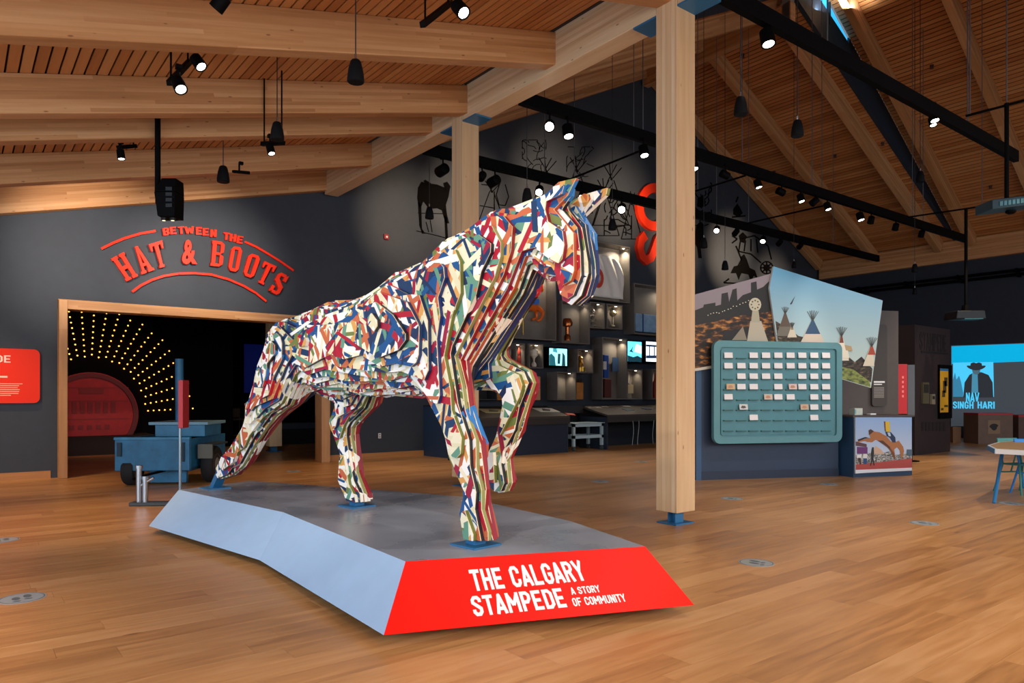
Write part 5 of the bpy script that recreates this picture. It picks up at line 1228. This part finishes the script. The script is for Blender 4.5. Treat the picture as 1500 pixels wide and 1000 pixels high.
for k, (x0, x1, z0, z1) in enumerate(((.35, .75, .45, .72), (.25, .6, .35, .5), (.5, .9, .6, .8), (.1, .4, .05, .1), (.5, .95, .12, .17))): q.box(a.x+(b_.x-a.x)*x0, a.x+(b_.x-a.x)*x1, ky-.066, ky-.063, a.z+(b_.z-a.z)*z0, a.z+(b_.z-a.z)*z1, M('#4a3a18', .6))
q.build('poster_print', t)
for lab, x0, x1, y0, y1, c_ in (('pale olive plaque on the maroon block', 1349, 1358, 560, 591, '#5c563c'), ('small cream plaque right of the olive one', 1362, 1367, 577, 592, '#8a8068')):
    a, b_ = yk(x0, y1), yk(x1, y0); t = thing('wall_plaque', lab, 'plaque', tuple(a)); q = MB(); q.box(a.x, b_.x, ky-.05, ky-.002, a.z, b_.z, M(c_, .6)); q.build('plate', t); q = MB(); q.box(a.x+.03, b_.x-.03, ky-.053, ky-.05, (a.z+b_.z)/2, b_.z-.05, M('#2a261c', .6)); q.build('engraving', t)
# projection on the far right wall
def xw(px, py, o_=.01): return Xp(px, py, XR-o_)
t = thing('projection_screen', 'wall projection in cyan and slate with a cowboy hat silhouette and two lines of letters', 'screen', tuple(xw(1440, 620)))
def scr(pts, m, k): return [xw(x, y, .02+.0015*k) for x, y in pts]
q = MB(); SLT = M('#4f575f', .6, emit=.35); CYN = M('#00a8d8', .6, emit=.75); CY2 = M('#48c4f0', .6, emit=.75); SHD = M('#3a3f46', .6, emit=.3)
def sp_(pts, m, k): q.prism(scr(pts, m, k), (-.0008, 0, 0), m)
sp_([(1393, 506), (1530, 501), (1530, 624), (1393, 624)], SLT, 0)
sp_([(1394, 507), (1530, 502), (1530, 528), (1455, 531), (1394, 533)], CYN, 1)
sp_([(1396, 531), (1455, 530), (1456, 581), (1396, 580)], CY2, 2)
sp_([(1396, 556), (1399, 545), (1401, 556), (1405, 550), (1408, 560), (1411, 575), (1411, 581), (1396, 581)], M('#3f8fb8', .6, emit=.5), 3)
sp_([(1411, 582), (1413, 560), (1420, 549), (1427, 545), (1438, 545), (1448, 549), (1454, 560), (1455, 582)], SHD, 4)
sp_([(1424, 546), (1432, 545), (1433, 575), (1423, 575)], M('#4f9ab8', .6, emit=.5), 5)
sp_([(1430+6*math.cos(a), 542+6.5*math.sin(a)) for a in np.linspace(0, 6.283, 15)[:-1]], M('#5a7c8c', .6, emit=.4), 6)
sp_([(1430+14*math.cos(a), 537.5-1.5*math.cos(2*a)+3.2*math.sin(a)) for a in np.linspace(0, 6.283, 21)[:-1]], SHD, 7)
sp_([(1421, 538), (1422, 532), (1426, 530.5), (1430, 531.8), (1434, 530.5), (1438, 532), (1439, 538)], SHD, 8)
q.build('picture', t)
uy_ = Vector((0, -1, 0))
for body, x0, x1, y0, y1 in (('NAV', 1415, 1434, 588, 574), ('SINGH', 1396, 1426, 598, 587), ('HARI', 1432, 1457, 598, 587)):
    o3 = xw(x0, y1, .03) if False else xw(x0, y0, .03); w = abs(xw(x1, y0, .03).y-o3.y); h_ = xw(x0, y1, .03).z-o3.z
    block_text('projected_lettering', body, o3, uy_, UZ, w, h_-.02, CY2, t, .004, .1, .16)
a, b_ = xw(1393, 641), xw(1500, 641)
# benches by the projection
for lab, px0, px1, py, ytop, m in (('brown box seat with a red top under the projection', 1433, 1484, 650, 605, '#6d5344'), ('brown box seat at the right edge, partly cut off', 1492, 1530, 649, 608, '#5a4034'), ('small brown box seat beside the maroon block', 1396, 1408, 648, 625, '#7a5434')):
    a = Zp(px0, py); d_ = a.x*fw[0]+a.y*fw[1]; b_ = Dp(px1, py, d_); zt = H-(ytop-HY)*d_/F
    t = thing('box_seat', lab, 'seat', (a.x, a.y, 0)); u3 = Vector((b_.x-a.x, b_.y-a.y, 0)); n3 = Vector((fw[0], fw[1], 0))*.7; a = Vector((a.x, a.y, .001))
    q = MB(); q.prism([a, a+u3, a+u3+n3, a+n3], (0, 0, zt-.05), M(m, .6, noise=.08)); q.build('body', t, bevel=.01)
    q = MB(); a2 = a+UZ*(zt-.049); q.prism([a2, a2+u3, a2+u3+n3, a2+n3], (0, 0, .05), M('#b8252c', .5) if 'small' not in lab else M(m, .6)); q.build('cushion', t, bevel=.008)
    if 'red top' in lab:
        c_ = a+u3*.45-Vector((fw[0], fw[1], 0))*.002+UZ*(zt*.55); ur = u3.normalized()
        q = MB(); q.prism([c_+ur*x+UZ*z for x, z in ((-.18, -.2), (.18, -.2), (.18, .2), (-.18, .2))], -Vector((fw[0], fw[1], 0))*.004, M('#8a6c50', .6)); q.build('emblem_plate', t)
        q = MB(); q.prism([c_-Vector((fw[0], fw[1], 0))*.005+ur*(.11*math.cos(x)*(1.25 if math.sin(x) > 0 else .8))+UZ*(.1*math.sin(x)) for x in np.linspace(0, 6.283, 17)[:-1]], -Vector((fw[0], fw[1], 0))*.002, M('#1a1412', .6)); q.build('emblem', t)

# ------------------------------------------------------------------ white table and chairs at the right edge
a = Zp(1456, 737); dT = a.x*fw[0]+a.y*fw[1]; TZ = H-(654-HY)*(dT+.1)/F
tb = thing('activity_table', 'white topped table with blue edge and slanted blue legs at the right edge', 'table', tuple(a))
r3 = Vector((rt[0], rt[1], 0)); f3 = Vector((fw[0], fw[1], 0)); A3 = Vector((a.x, a.y, 0)); BL = M('#1f6fa8', .45)
kT = dT/F; c_ = A3 + r3*((1447-1456)*kT)
def tp(x, y, z): return c_+r3*x+f3*y+UZ*z
tq = [Zp(1457, 657.5, TZ), Zp(1446, 652, TZ), Zp(1463, 647, TZ), Zp(1540, 643, TZ), Zp(1590, 652, TZ), Zp(1590, 664, TZ)]
q = MB(); q.prism([p-UZ*.06 for p in reversed(tq)], (0, 0, .06), M('#d5d9d8', .4)); q.build('table_top', tb, bevel=.006)
tc_ = sum(tq, Vector())/6
q = MB(); q.prism([tq[1]-UZ*.061+(tq[1]-tc_)*.006, tq[0]-UZ*.061+(tq[0]-tc_)*.006, tq[0]-UZ*.061-(tq[0]-tc_)*.01, tq[1]-UZ*.061-(tq[1]-tc_)*.01], (0, 0, .0615), BL); q.build('edge_band', tb)
q = MB(); q.prism([tc_+(p-tc_)*.93+UZ*.0005 for p in reversed(tq)], (0, 0, .002), M('#a8865e', .5)); q.build('wood_inlay', tb)
for fp, tpt in ((Zp(1456, 737), Zp(1469, 657, TZ-.06)), (Zp(1500, 715), Zp(1490, 650, TZ-.06)), (Zp(1620, 745), Zp(1575, 660, TZ-.06))):
    q = MB(); q.tube(fp+UZ*.001, tpt, .022, .024, BL, 8); q.build('leg', tb)
def chair(px, py, lab, m, rot):
    p = Zp(px, py); t = thing('plastic_chair', lab, 'chair', tuple(p), 'chairs around the activity table')
    R_ = Matrix.Rotation(rot, 3, 'Z'); P_ = lambda x, y, z: Vector((p.x, p.y, z)) + R_ @ Vector((x, y, 0))
    q = MB(); q.hexa([P_(-.19, -.18, .42), P_(.19, -.18, .42), P_(.18, .18, .41), P_(-.18, .18, .41), P_(-.19, -.18, .445), P_(.19, -.18, .445), P_(.18, .18, .435), P_(-.18, .18, .435)], m); q.build('seat', t, bevel=.01)
    q = MB(); q.hexa([P_(-.18, .19, .56), P_(.18, .19, .56), P_(.18, .215, .56), P_(-.18, .215, .56), P_(-.17, .25, .80), P_(.17, .25, .80), P_(.17, .275, .80), P_(-.17, .275, .80)], m); q.build('backrest', t, bevel=.01)
    for sx_ in (-1, 1):
        for (y0, y1) in ((-.24, -.15), (.26, .15)):
            q = MB(); q.tube(P_(sx_*.22, y0, .001), P_(sx_*.17, y1, .42), .014, .016, m, 8); q.build('leg', t)
        q = MB(); q.tube(P_(sx_*.16, .16, .43), P_(sx_*.16, .2, .58), .014, None, m, 8); q.build('back_upright', t)
    q = MB(); q.tube(P_(-.18, .17, .30), P_(.18, .17, .30), .011, None, m, 6); q.build('crossbar', t)
chair(1496, 722, 'teal green plastic chair pushed under the white table, nearest its left leg', M('#2c7a72', .45), math.radians(-30))
chair(1521, 725, 'bright blue plastic chair at the right edge of the photo beside the white table', M('#1a78c8', .45), math.radians(-35))
chair(1512, 692, 'dark green plastic chair on the far side of the white table', M('#2a5a50', .45), math.radians(150))

# ------------------------------------------------------------------ pendant loudspeakers
SPK = M('#0c0e11', .6, spec=.15)
def pendant(px, py, wpx, lab, real=.16):
    d = F*real/wpx; p = Dp(px, py, d); r = real/2; t = thing('pendant_speaker', lab, 'speaker', tuple(p), 'black pendant loudspeakers')
    q = MB(); q.lathe([(r*.86, -r*1.45), (r*.98, -r*1.35), (r, -r*1.0), (r*.85, .1*r), (r*.62, r*1.0), (r*.45, r*1.2), (r*.12, r*1.3)], p, (0, 0, 1), SPK, 20); q.build('cabinet', t, smooth=True)
    q = MB(); q.tube(p+UZ*r*1.28, p+UZ*(r*1.28+.05), .012, None, CHROME, 8); q.build('coupling', t)
    zc = zroof(p.x, p.y)-.002; q = MB(); q.tube(p+UZ*(r*1.28+.05), (p.x, p.y, max(zc, p.z+.3)), .006, None, M('#22252a', .5), 6); q.build('cord', t)
pendant(521, 103, 25, 'black pendant loudspeaker nearest the camera, under the first rafter')
pendant(406, 191, 20, 'black pendant loudspeaker under the second rafter, mid left')
pendant(327, 254, 18, 'black pendant loudspeaker above the doorway sign', .18)
pendant(1085, 154, 20, 'black pendant loudspeaker just right of the nearest column')
pendant(1168, 187, 18, 'black pendant loudspeaker under the long right roof slope')
pendant(629, 311, 13, 'small pendant loudspeaker in front of the painted cow')
pendant(772, 285, 15, 'pendant loudspeaker above the horse crest')
pendant(1062, 388, 10, 'small pendant loudspeaker in front of the wagon drawing')
pendant(1031, 355, 11, 'small pendant loudspeaker right beside the column at mid height')
pendant(1348, 258, 12, 'dark pendant loudspeaker against the dark roof step')
pendant(1340, 392, 9, 'tiny pendant loudspeaker under the far eave beam', .15)
pendant(1340, 426, 7, 'tiny pendant loudspeaker hanging low before the navy wall', .13)
pendant(1163, 387, 7, 'tiny pendant loudspeaker above the tipi photograph', .13)
pendant(897, 328, 12, 'small pendant loudspeaker right of the horse ear')

# ------------------------------------------------------------------ lighting tracks with spotlights
TZt = 5.85
def track(p0, p1, lab, wz=.2, ww=.09):
    t = thing('lighting_track', lab, 'lighting track', tuple((p0+p1)/2)); oriented_box('channel', p0+UZ*wz/2, p1+UZ*wz/2, ww, wz, (0, 0, 1), BLACK, t, 0)
    n_ = max(2, int((p1-p0).length/4.5))
    for k in range(n_):
        p = p0.lerp(p1, (k+.5)/n_); zc = zroof(p.x, p.y)-.002
        if zc > p.z+.2: q = MB(); q.tube(p+UZ*wz/2, (p.x, p.y, zc), .009, None, M('#7d858c', .35, .8), 6); q.build('hanger_rod', t)
    return t
yA, yB_, yC = Zp(1200, 70, TZt).y, Zp(1300, 315, TZt).y, Zp(1100, 333, TZt).y
xcut = XG+.17
track(Vector((xcut-.0, yA, TZt)), Vector((15.5, yA-.05, TZt)), 'thick black lighting track crossing the top right, nearest the camera')
track(Vector((xcut, yB_+.1, TZt)), Vector((Zp(1413, 350, TZt).x, yB_-.1, TZt)), 'middle black lighting track running behind the nearest column')
track(Vector((xcut, yC+.05, TZt)), Vector((Zp(1278, 380, TZt).x, yC, TZt)), 'farthest black lighting track, lowest in view behind the horse head')
def track_bar(a, b_, lab):
    t = thing('cross_pipe', lab, 'pipe', tuple((a+b_)/2)); q = MB(); q.tube(a, b_, .02, None, BLACK, 8); q.build('pipe', t)
    for f_ in (.06, .94):
        p = a.lerp(b_, f_); zc = zroof(p.x, p.y)-.002
        if zc > p.z+.1: q = MB(); q.tube(p, (p.x, p.y, zc), .008, None, M('#7d858c', .35, .8), 6); q.build('hanger_rod', t)
track_bar(Zp(836, 262, 5.8), Zp(935, 222, 5.8), 'thin black pipe joining two tracks left of the nearest column')
track_bar(Zp(1018, 280, 5.8), Zp(1092, 257, 5.8), 'thin black pipe just right of the nearest column')
track_bar(Zp(1090, 328, 5.8), Zp(1212, 300, 5.8), 'thin black pipe joining the middle and farthest tracks')
track_bar(Zp(1330, 318, 5.8), Zp(1446, 301, 5.8), 'thin black pipe running to the projector')
track_bar(Zp(1415, 170, 5.8), Zp(1520, 142, 5.8), 'thin black pipe at the upper right edge')
LW = M('#fff4e2', .5, emit=14.0)
def head(p, d, lab, on=True, r=.055, L_=.13, mount=True, grp='track spotlights'):
    d = Vector(d).normalized(); t = thing('track_spotlight', lab, 'spotlight', tuple(p), grp)
    q = MB(); q.lathe([(r*.7, -L_*.5), (r*.95, -L_*.42), (r, L_*.5), (r*.8, L_*.5), (r*.78, L_*.42)], p, d, BLACK, 16); q.build('housing', t, smooth=True)
    if on: q = MB(); q.tube(p+d*(L_*.43), p+d*(L_*.455), r*.76, None, LW, 14); q.build('lens', t)
    if mount:
        q = MB(); q.tube(p-d*L_*.1+UZ*r*.6, p-d*L_*.1+UZ*(r+.1), .014, None, BLACK, 8); q.box(p.x-.03, p.x+.03, p.y-.03, p.y+.03, p.z+r+.09, p.z+r+.13, BLACK); q.build('mount', t)
def toward(p, tgt): return Vector(tgt)-p
camd = lambda p: (EYE-p).normalized()
def trk(px, py, y, lab, d=None, on=True, r=.075, blend=0.0):
    p = Yp(px, py, y); dd = Vector(d or (0, .3, -1)).normalized(); dd = (dd*(1-blend)+camd(p)*blend); head(p, dd, lab, on, r, r*2.3)
trk(1124, 55, yA, 'lit spotlight on the nearest track right of the column', (-.1, -.25, -1), r=.085)
trk(1368, 170, yA, 'lit double spotlight under the nearest track, upper one', (-.1, -.25, -1), r=.075)
trk(1366, 178, yA+.12, 'lit double spotlight under the nearest track, lower one', (-.1, -.25, -1), r=.06)
trk(805, 184, yB_, 'very bright spotlight facing the camera under the middle track', blend=.85, r=.085)
trk(832, 192, yB_, 'lit spotlight beside the very bright one on the middle track', (-.1, -.3, -1), r=.09)
trk(943, 221, yB_, 'lit spotlight on the middle track left of the nearest column', (-.1, -.3, -1), r=.085)
trk(1016, 241, yB_, 'lit spotlight on the middle track just right of the nearest column', (-.1, -.3, -1), r=.085)
trk(1062, 256, yB_, 'unlit tilted spotlight on the middle track, first past the column', (-.8, .3, .3), False)
trk(1110, 269, yB_, 'lit spotlight on the middle track, second past the column', (.1, -.3, -1))
trk(1144, 281, yB_, 'unlit tilted spotlight on the middle track, third past the column', (-.8, .3, .3), False)
trk(1173, 290, yB_, 'lit spotlight on the middle track, fourth past the column', (0, -.3, -1))
trk(1193, 295, yB_, 'unlit spotlight on the middle track, fifth past the column', (-.5, .3, -.5), False)
trk(1212, 302, yB_, 'lit spotlight on the middle track, sixth past the column', (0, -.3, -1))
trk(1260, 317, yB_, 'lit spotlight on the middle track, seventh past the column', (0, -.3, -1), r=.085)
trk(1276, 322, yB_, 'unlit spotlight on the middle track, eighth past the column', (.3, .3, -.6), False)
trk(1312, 332, yB_, 'unlit spotlight on the middle track, ninth past the column', (.3, .3, -.6), False)
trk(1350, 342, yB_, 'unlit spotlight on the middle track, nearest its right end', (.3, .3, -.6), False)
trk(790, 279, yC, 'bright spotlight above the horse crest on the farthest track', blend=.7, r=.09)
trk(853, 286, yC, 'bright spotlight seen between the horse ears', blend=.6, r=.08)
trk(911, 305, yC, 'bright spotlight left of the orange letter O', blend=.75, r=.10)
trk(1050, 336, yC, 'bright spotlight on the farthest track right of the column', blend=.7, r=.08)
trk(1118, 351, yC, 'bright spotlight above the tipi photograph on the farthest track', blend=.6, r=.08)
trk(1078, 340, yC, 'unlit spotlight between the two bright ones on the farthest track', (.3, .6, -.3), False)
trk(1142, 355, yC, 'unlit spotlight on the farthest track past the bright ones', (.3, .6, -.3), False)
trk(1172, 360, yC, 'unlit red-tinged spotlight on the farthest track before its right end', (.3, .6, -.3), False)
trk(648, 249, yC, 'round black spotlight in front of the painted cow, left of the column', (0, 1, -.1), False, r=.10)
trk(724, 265, yC, 'round black spotlight right of the timber column behind the horse neck', (0, 1, -.1), False, r=.10)
trk(706, 258, yC, 'small black spotlight hugging the timber column behind the horse neck', (.4, 1, -.1), False, r=.08)
# left ceiling track heads
def short_track(pa, pb_, y, lab, heads):
    a, b_ = Yp(*pa, y), Yp(*pb_, y)
    ym = y
    t = thing('track_bar', lab, 'lighting track', tuple((a+b_)/2)); oriented_box('channel', a, b_, .05, .05, (0, 0, 1), BLACK, t, 0)
    for p in (a.lerp(b_, .12), a.lerp(b_, .88)):
        zc = zroof(p.x, p.y)
        if zc > p.z: q = MB(); q.tube(p, (p.x, p.y, zc), .01, None, BLACK, 6); q.build('hanger_rod', t)
    for (hx, hy, yy, d, on, lb, r) in heads:
        p = Yp(hx, hy, yy); head(p, d, lb, on, r, r*2.2, True)
def bar_between(d0, p0, d1, p1, lab):
    a, b_ = Dp(*p0, d0), Dp(*p1, d1); t = thing('track_bar', lab, 'lighting track', tuple((a+b_)/2)); oriented_box('channel', a, b_, .05, .05, (0, 0, 1), BLACK, t, 0)
    for f_ in (.1, .9):
        p = a.lerp(b_, f_); zc = zroof(p.x, p.y); 
        if zc > p.z+.05: q = MB(); q.tube(p, (p.x, p.y, zc), .01, None, BLACK, 6); q.build('hanger_rod', t)
bar_between(7.2, (247, 118), 8.0, (278, 86), 'short black track with two lit spotlights at upper left')
p = Dp(262, 124, 7.1); head(p, (.15, -.55, -.8), 'lower lit spotlight of the upper left pair', True, .065, .15)
p = Dp(290, 91, 7.7); head(p, (.35, -.5, -.8), 'upper lit spotlight of the upper left pair', True, .065, .15)
bar_between(6.6, (618, 32), 7.6, (660, 0), 'short black track at the top centre holding a lit spotlight')
p = Dp(674, 13, 6.4); head(p, (.1, -.6, -.7), 'lit spotlight at the top centre of the photo', True, .065, .15)
bar_between(9.5, (172, 213), 9.8, (198, 211), 'small black track under the fourth rafter at left')
p = Dp(177, 226, 9.4); head(p, (.1, -.1, -1), 'small spotlight hanging under the fourth rafter at left', True, .05, .13)
bar_between(9.2, (384, 208), 9.0, (416, 206), 'small black track behind the middle pendant loudspeaker')
p = Dp(396, 218, 9.0); head(p, (.15, -.3, -1), 'small lit spotlight behind the middle pendant loudspeaker', True, .05, .14)
p = Dp(323, 4, 5.8); head(p, (-.3, .3, -.5), 'black spotlight at the top edge left of centre', False, .06, .13)
p = Dp(353, 252, 11.0); head(p, (1, 0, .1), 'thin horizontal spotlight against the last rafter above the sign', False, .025, .26)

# big black moving projector hanging over the sign
a = Dp(247, 292, 9.3); t = thing('moving_light', 'bulky black stage projector hanging over the doorway sign', 'projector', tuple(a))
r3 = Vector((rt[0], rt[1], 0)); kk = 9.3/F
def mp_(x, y, z): return a+r3*(x*kk)+f3*y+UZ*(-z*kk)
q = MB(); q.hexa([mp_(-11, -.1, 27), mp_(14, -.1, 27), mp_(14, .16, 27), mp_(-11, .16, 27), mp_(-15, -.12, -8), mp_(15, -.12, -8), mp_(15, .16, -8), mp_(-15, .16, -8)], BLACK); q.hexa([mp_(-15, -.12, -8.1), mp_(15, -.12, -8.1), mp_(15, .16, -8.1), mp_(-15, .16, -8.1), mp_(-5, -.1, -28), mp_(16, -.1, -28), mp_(16, .12, -28), mp_(-5, .12, -28)], BLACK); q.build('housing', t, bevel=.01)
q = MB(); q.box(0, 0, 0, 0, 0, 0, BLACK); q = MB()
for k in range(4): q.prism([mp_(3+x, -.125, -14+k*8+y) for x, y in ((0, 0), (9, 0), (9, 5), (0, 5))], f3*-.012, M('#2a3338', .3))
q.build('vent_panel', t)
for x in (-7, 6):
    q = MB(); q.tube(mp_(x, .0, 27), mp_(x, .0, 31), .035, None, M('#1c1e20', .3), 12); q.tube(mp_(x, -.0, 31), mp_(x, -.0, 31.3), .02, None, M('#e9dfa8', .5, emit=2), 10); q.build('lens', t)
pt0 = Dp(231, 288, 9.3); zc = zroof(pt0.x, pt0.y)-.3
q = MB(); q.tube(pt0, (pt0.x, pt0.y, zroof(pt0.x, pt0.y)), .035, None, BLACK, 12); q.build('pole', t, smooth=True)
q = MB(); q.path([pt0, mp_(-16, 0, 6), mp_(-10, 0, 6)], .03, BLACK, 8); q.build('yoke', t)
# video projector at the right edge with its pole
a = Dp(1478, 300, 10.7); kk = 10.7/F; t = thing('video_projector', 'grey black video projector hanging on a pole at the right edge', 'projector', tuple(a))
q = MB(); q.hexa([mp_(-34, -.15, 10), mp_(34, -.15, 2), mp_(34, .25, 2), mp_(-34, .25, 10), mp_(-34, -.15, -4), mp_(34, -.15, -12), mp_(34, .25, -12), mp_(-34, .25, -4)], M('#1f3a44', .4)); q.build('housing', t, bevel=.012)
q = MB()
for k in range(9): q.prism([mp_(-24+k*6+x, -.155, 5.5-k*.8+y) for x, y in ((0, 0), (4.4, -.6), (4.4, -7), (0, -6.4))], f3*-.008, M('#4f7d88', .4))
q.build('vent_grille', t)
q = MB(); q.lathe([(.07, 0), (.07, .03), (.04, .05), (.03, .05)], mp_(6, .05, 7), (0, 0, -1), BLACK, 16); q.build('lens', t)
e_ = mp_(0, .05, -8); q = MB(); q.tube(e_, (e_.x, e_.y, 5.82), .03, None, BLACK, 12); q.build('pole', t, smooth=True)
q = MB(); q.tube((e_.x, e_.y, 5.8), (e_.x, e_.y, zroof(e_.x, e_.y)), .009, None, M('#7d858c', .35, .8), 6); q.build('hanger_rod', t)
# flat dark lamp on a pole further right
a = Dp(1415, 461, 16.8); t = thing('ceiling_projector', 'flat dark projector on a thin pole in front of the navy wall', 'projector', tuple(a)); kk = 16.8/F
q = MB(); q.hexa([mp_(-22, -.2, 7), mp_(22, -.2, 7), mp_(22, .3, 7), mp_(-22, .3, 7), mp_(-20, -.2, -5), mp_(20, -.2, -5), mp_(20, .3, -5), mp_(-20, .3, -5)], M('#0b0d10', .5)); q.build('housing', t, bevel=.02)
q = MB(); q.hexa([mp_(-10, -.205, 7.5), mp_(17, -.205, 7.2), mp_(17, .0, 7.2), mp_(-10, .0, 7.5), mp_(-10, -.205, 6.3), mp_(17, -.205, 6), mp_(17, .0, 6), mp_(-10, .0, 6.3)], M('#2a6f6f', .4)); q.build('trim_light', t)
e_ = mp_(0, 0, 0); q = MB(); q.tube(mp_(0, 0, -5), (e_.x, e_.y, 5.82), .035, None, BLACK, 10); q.build('pole', t, smooth=True)
q = MB(); q.tube(mp_(0, 0, -14), mp_(0, 0, -5), .08, .1, BLACK, 10); q.build('bracket', t)
# two pipes along the navy wall
for k, (pa, pb_, lab) in enumerate((((1232, 421), (1520, 398), 'upper black pipe along the far navy wall'), ((1245, 425), (1520, 404), 'lower black pipe along the far navy wall'))):
    a, b_ = Xp(*pa, XR-.25), Xp(*pb_, XR-.25); a.z = b_.z = (a.z+b_.z)/2; t = thing('wall_pipe', lab, 'pipe', tuple(a)); q = MB(); q.tube(a, b_, .05, None, BLACK, 10); q.build('pipe', t)
    q = MB()
    for f_ in (.1, .37, .64, .91): p = a.lerp(b_, f_); q.box(p.x-.03, XR-.002, p.y-.03, p.y+.03, p.z-.07, p.z+.07, BLACK)
    q.build('wall_bracket', t)
# timber post at the ridge end
t = thing('ridge_post', 'short grey post under the ridge beside the blue window', 'post', (XM, YS+.3, 11))
oriented_box('post', (XM, YS+.25, zfar(XM)-.9), (XM, YS+.25, znear(XM)-.05), .22, .22, (0, 1, 0), M('#8a8d93', .5), t)

for k, (px, py, lab) in enumerate(((1088, 81, 'sprinkler head nearest the ridge, above the first loudspeaker right of the column'), (1223, 228, 'sprinkler head between the second and third right rafters'), (1293, 210, 'sprinkler head beside the dark roof step'), (1134, 252, 'sprinkler head low on the far roof slope'), (1365, 97, 'sprinkler head on the steep near roof slope above the track'), (1451, 273, 'sprinkler head above the video projector'))):
    s3 = (-.485 if py in (81, 228, 210, 252) else -.63); o3 = Vector((XR, 0, 6.57)); p = Pp(px, py, o3, (-s3, 0, 1)); t = thing('sprinkler', lab, 'sprinkler', tuple(p), 'sprinkler heads in the right ceiling')
    q = MB(); q.tube(p-UZ*.05, p+UZ*.03, .03, .05, M('#3a1408', .6), 10); q.build('head', t)
    q = MB(); q.tube(p-UZ*.065, p-UZ*.055, .05, None, M('#5a3020', .5), 10); q.build('deflector', t)
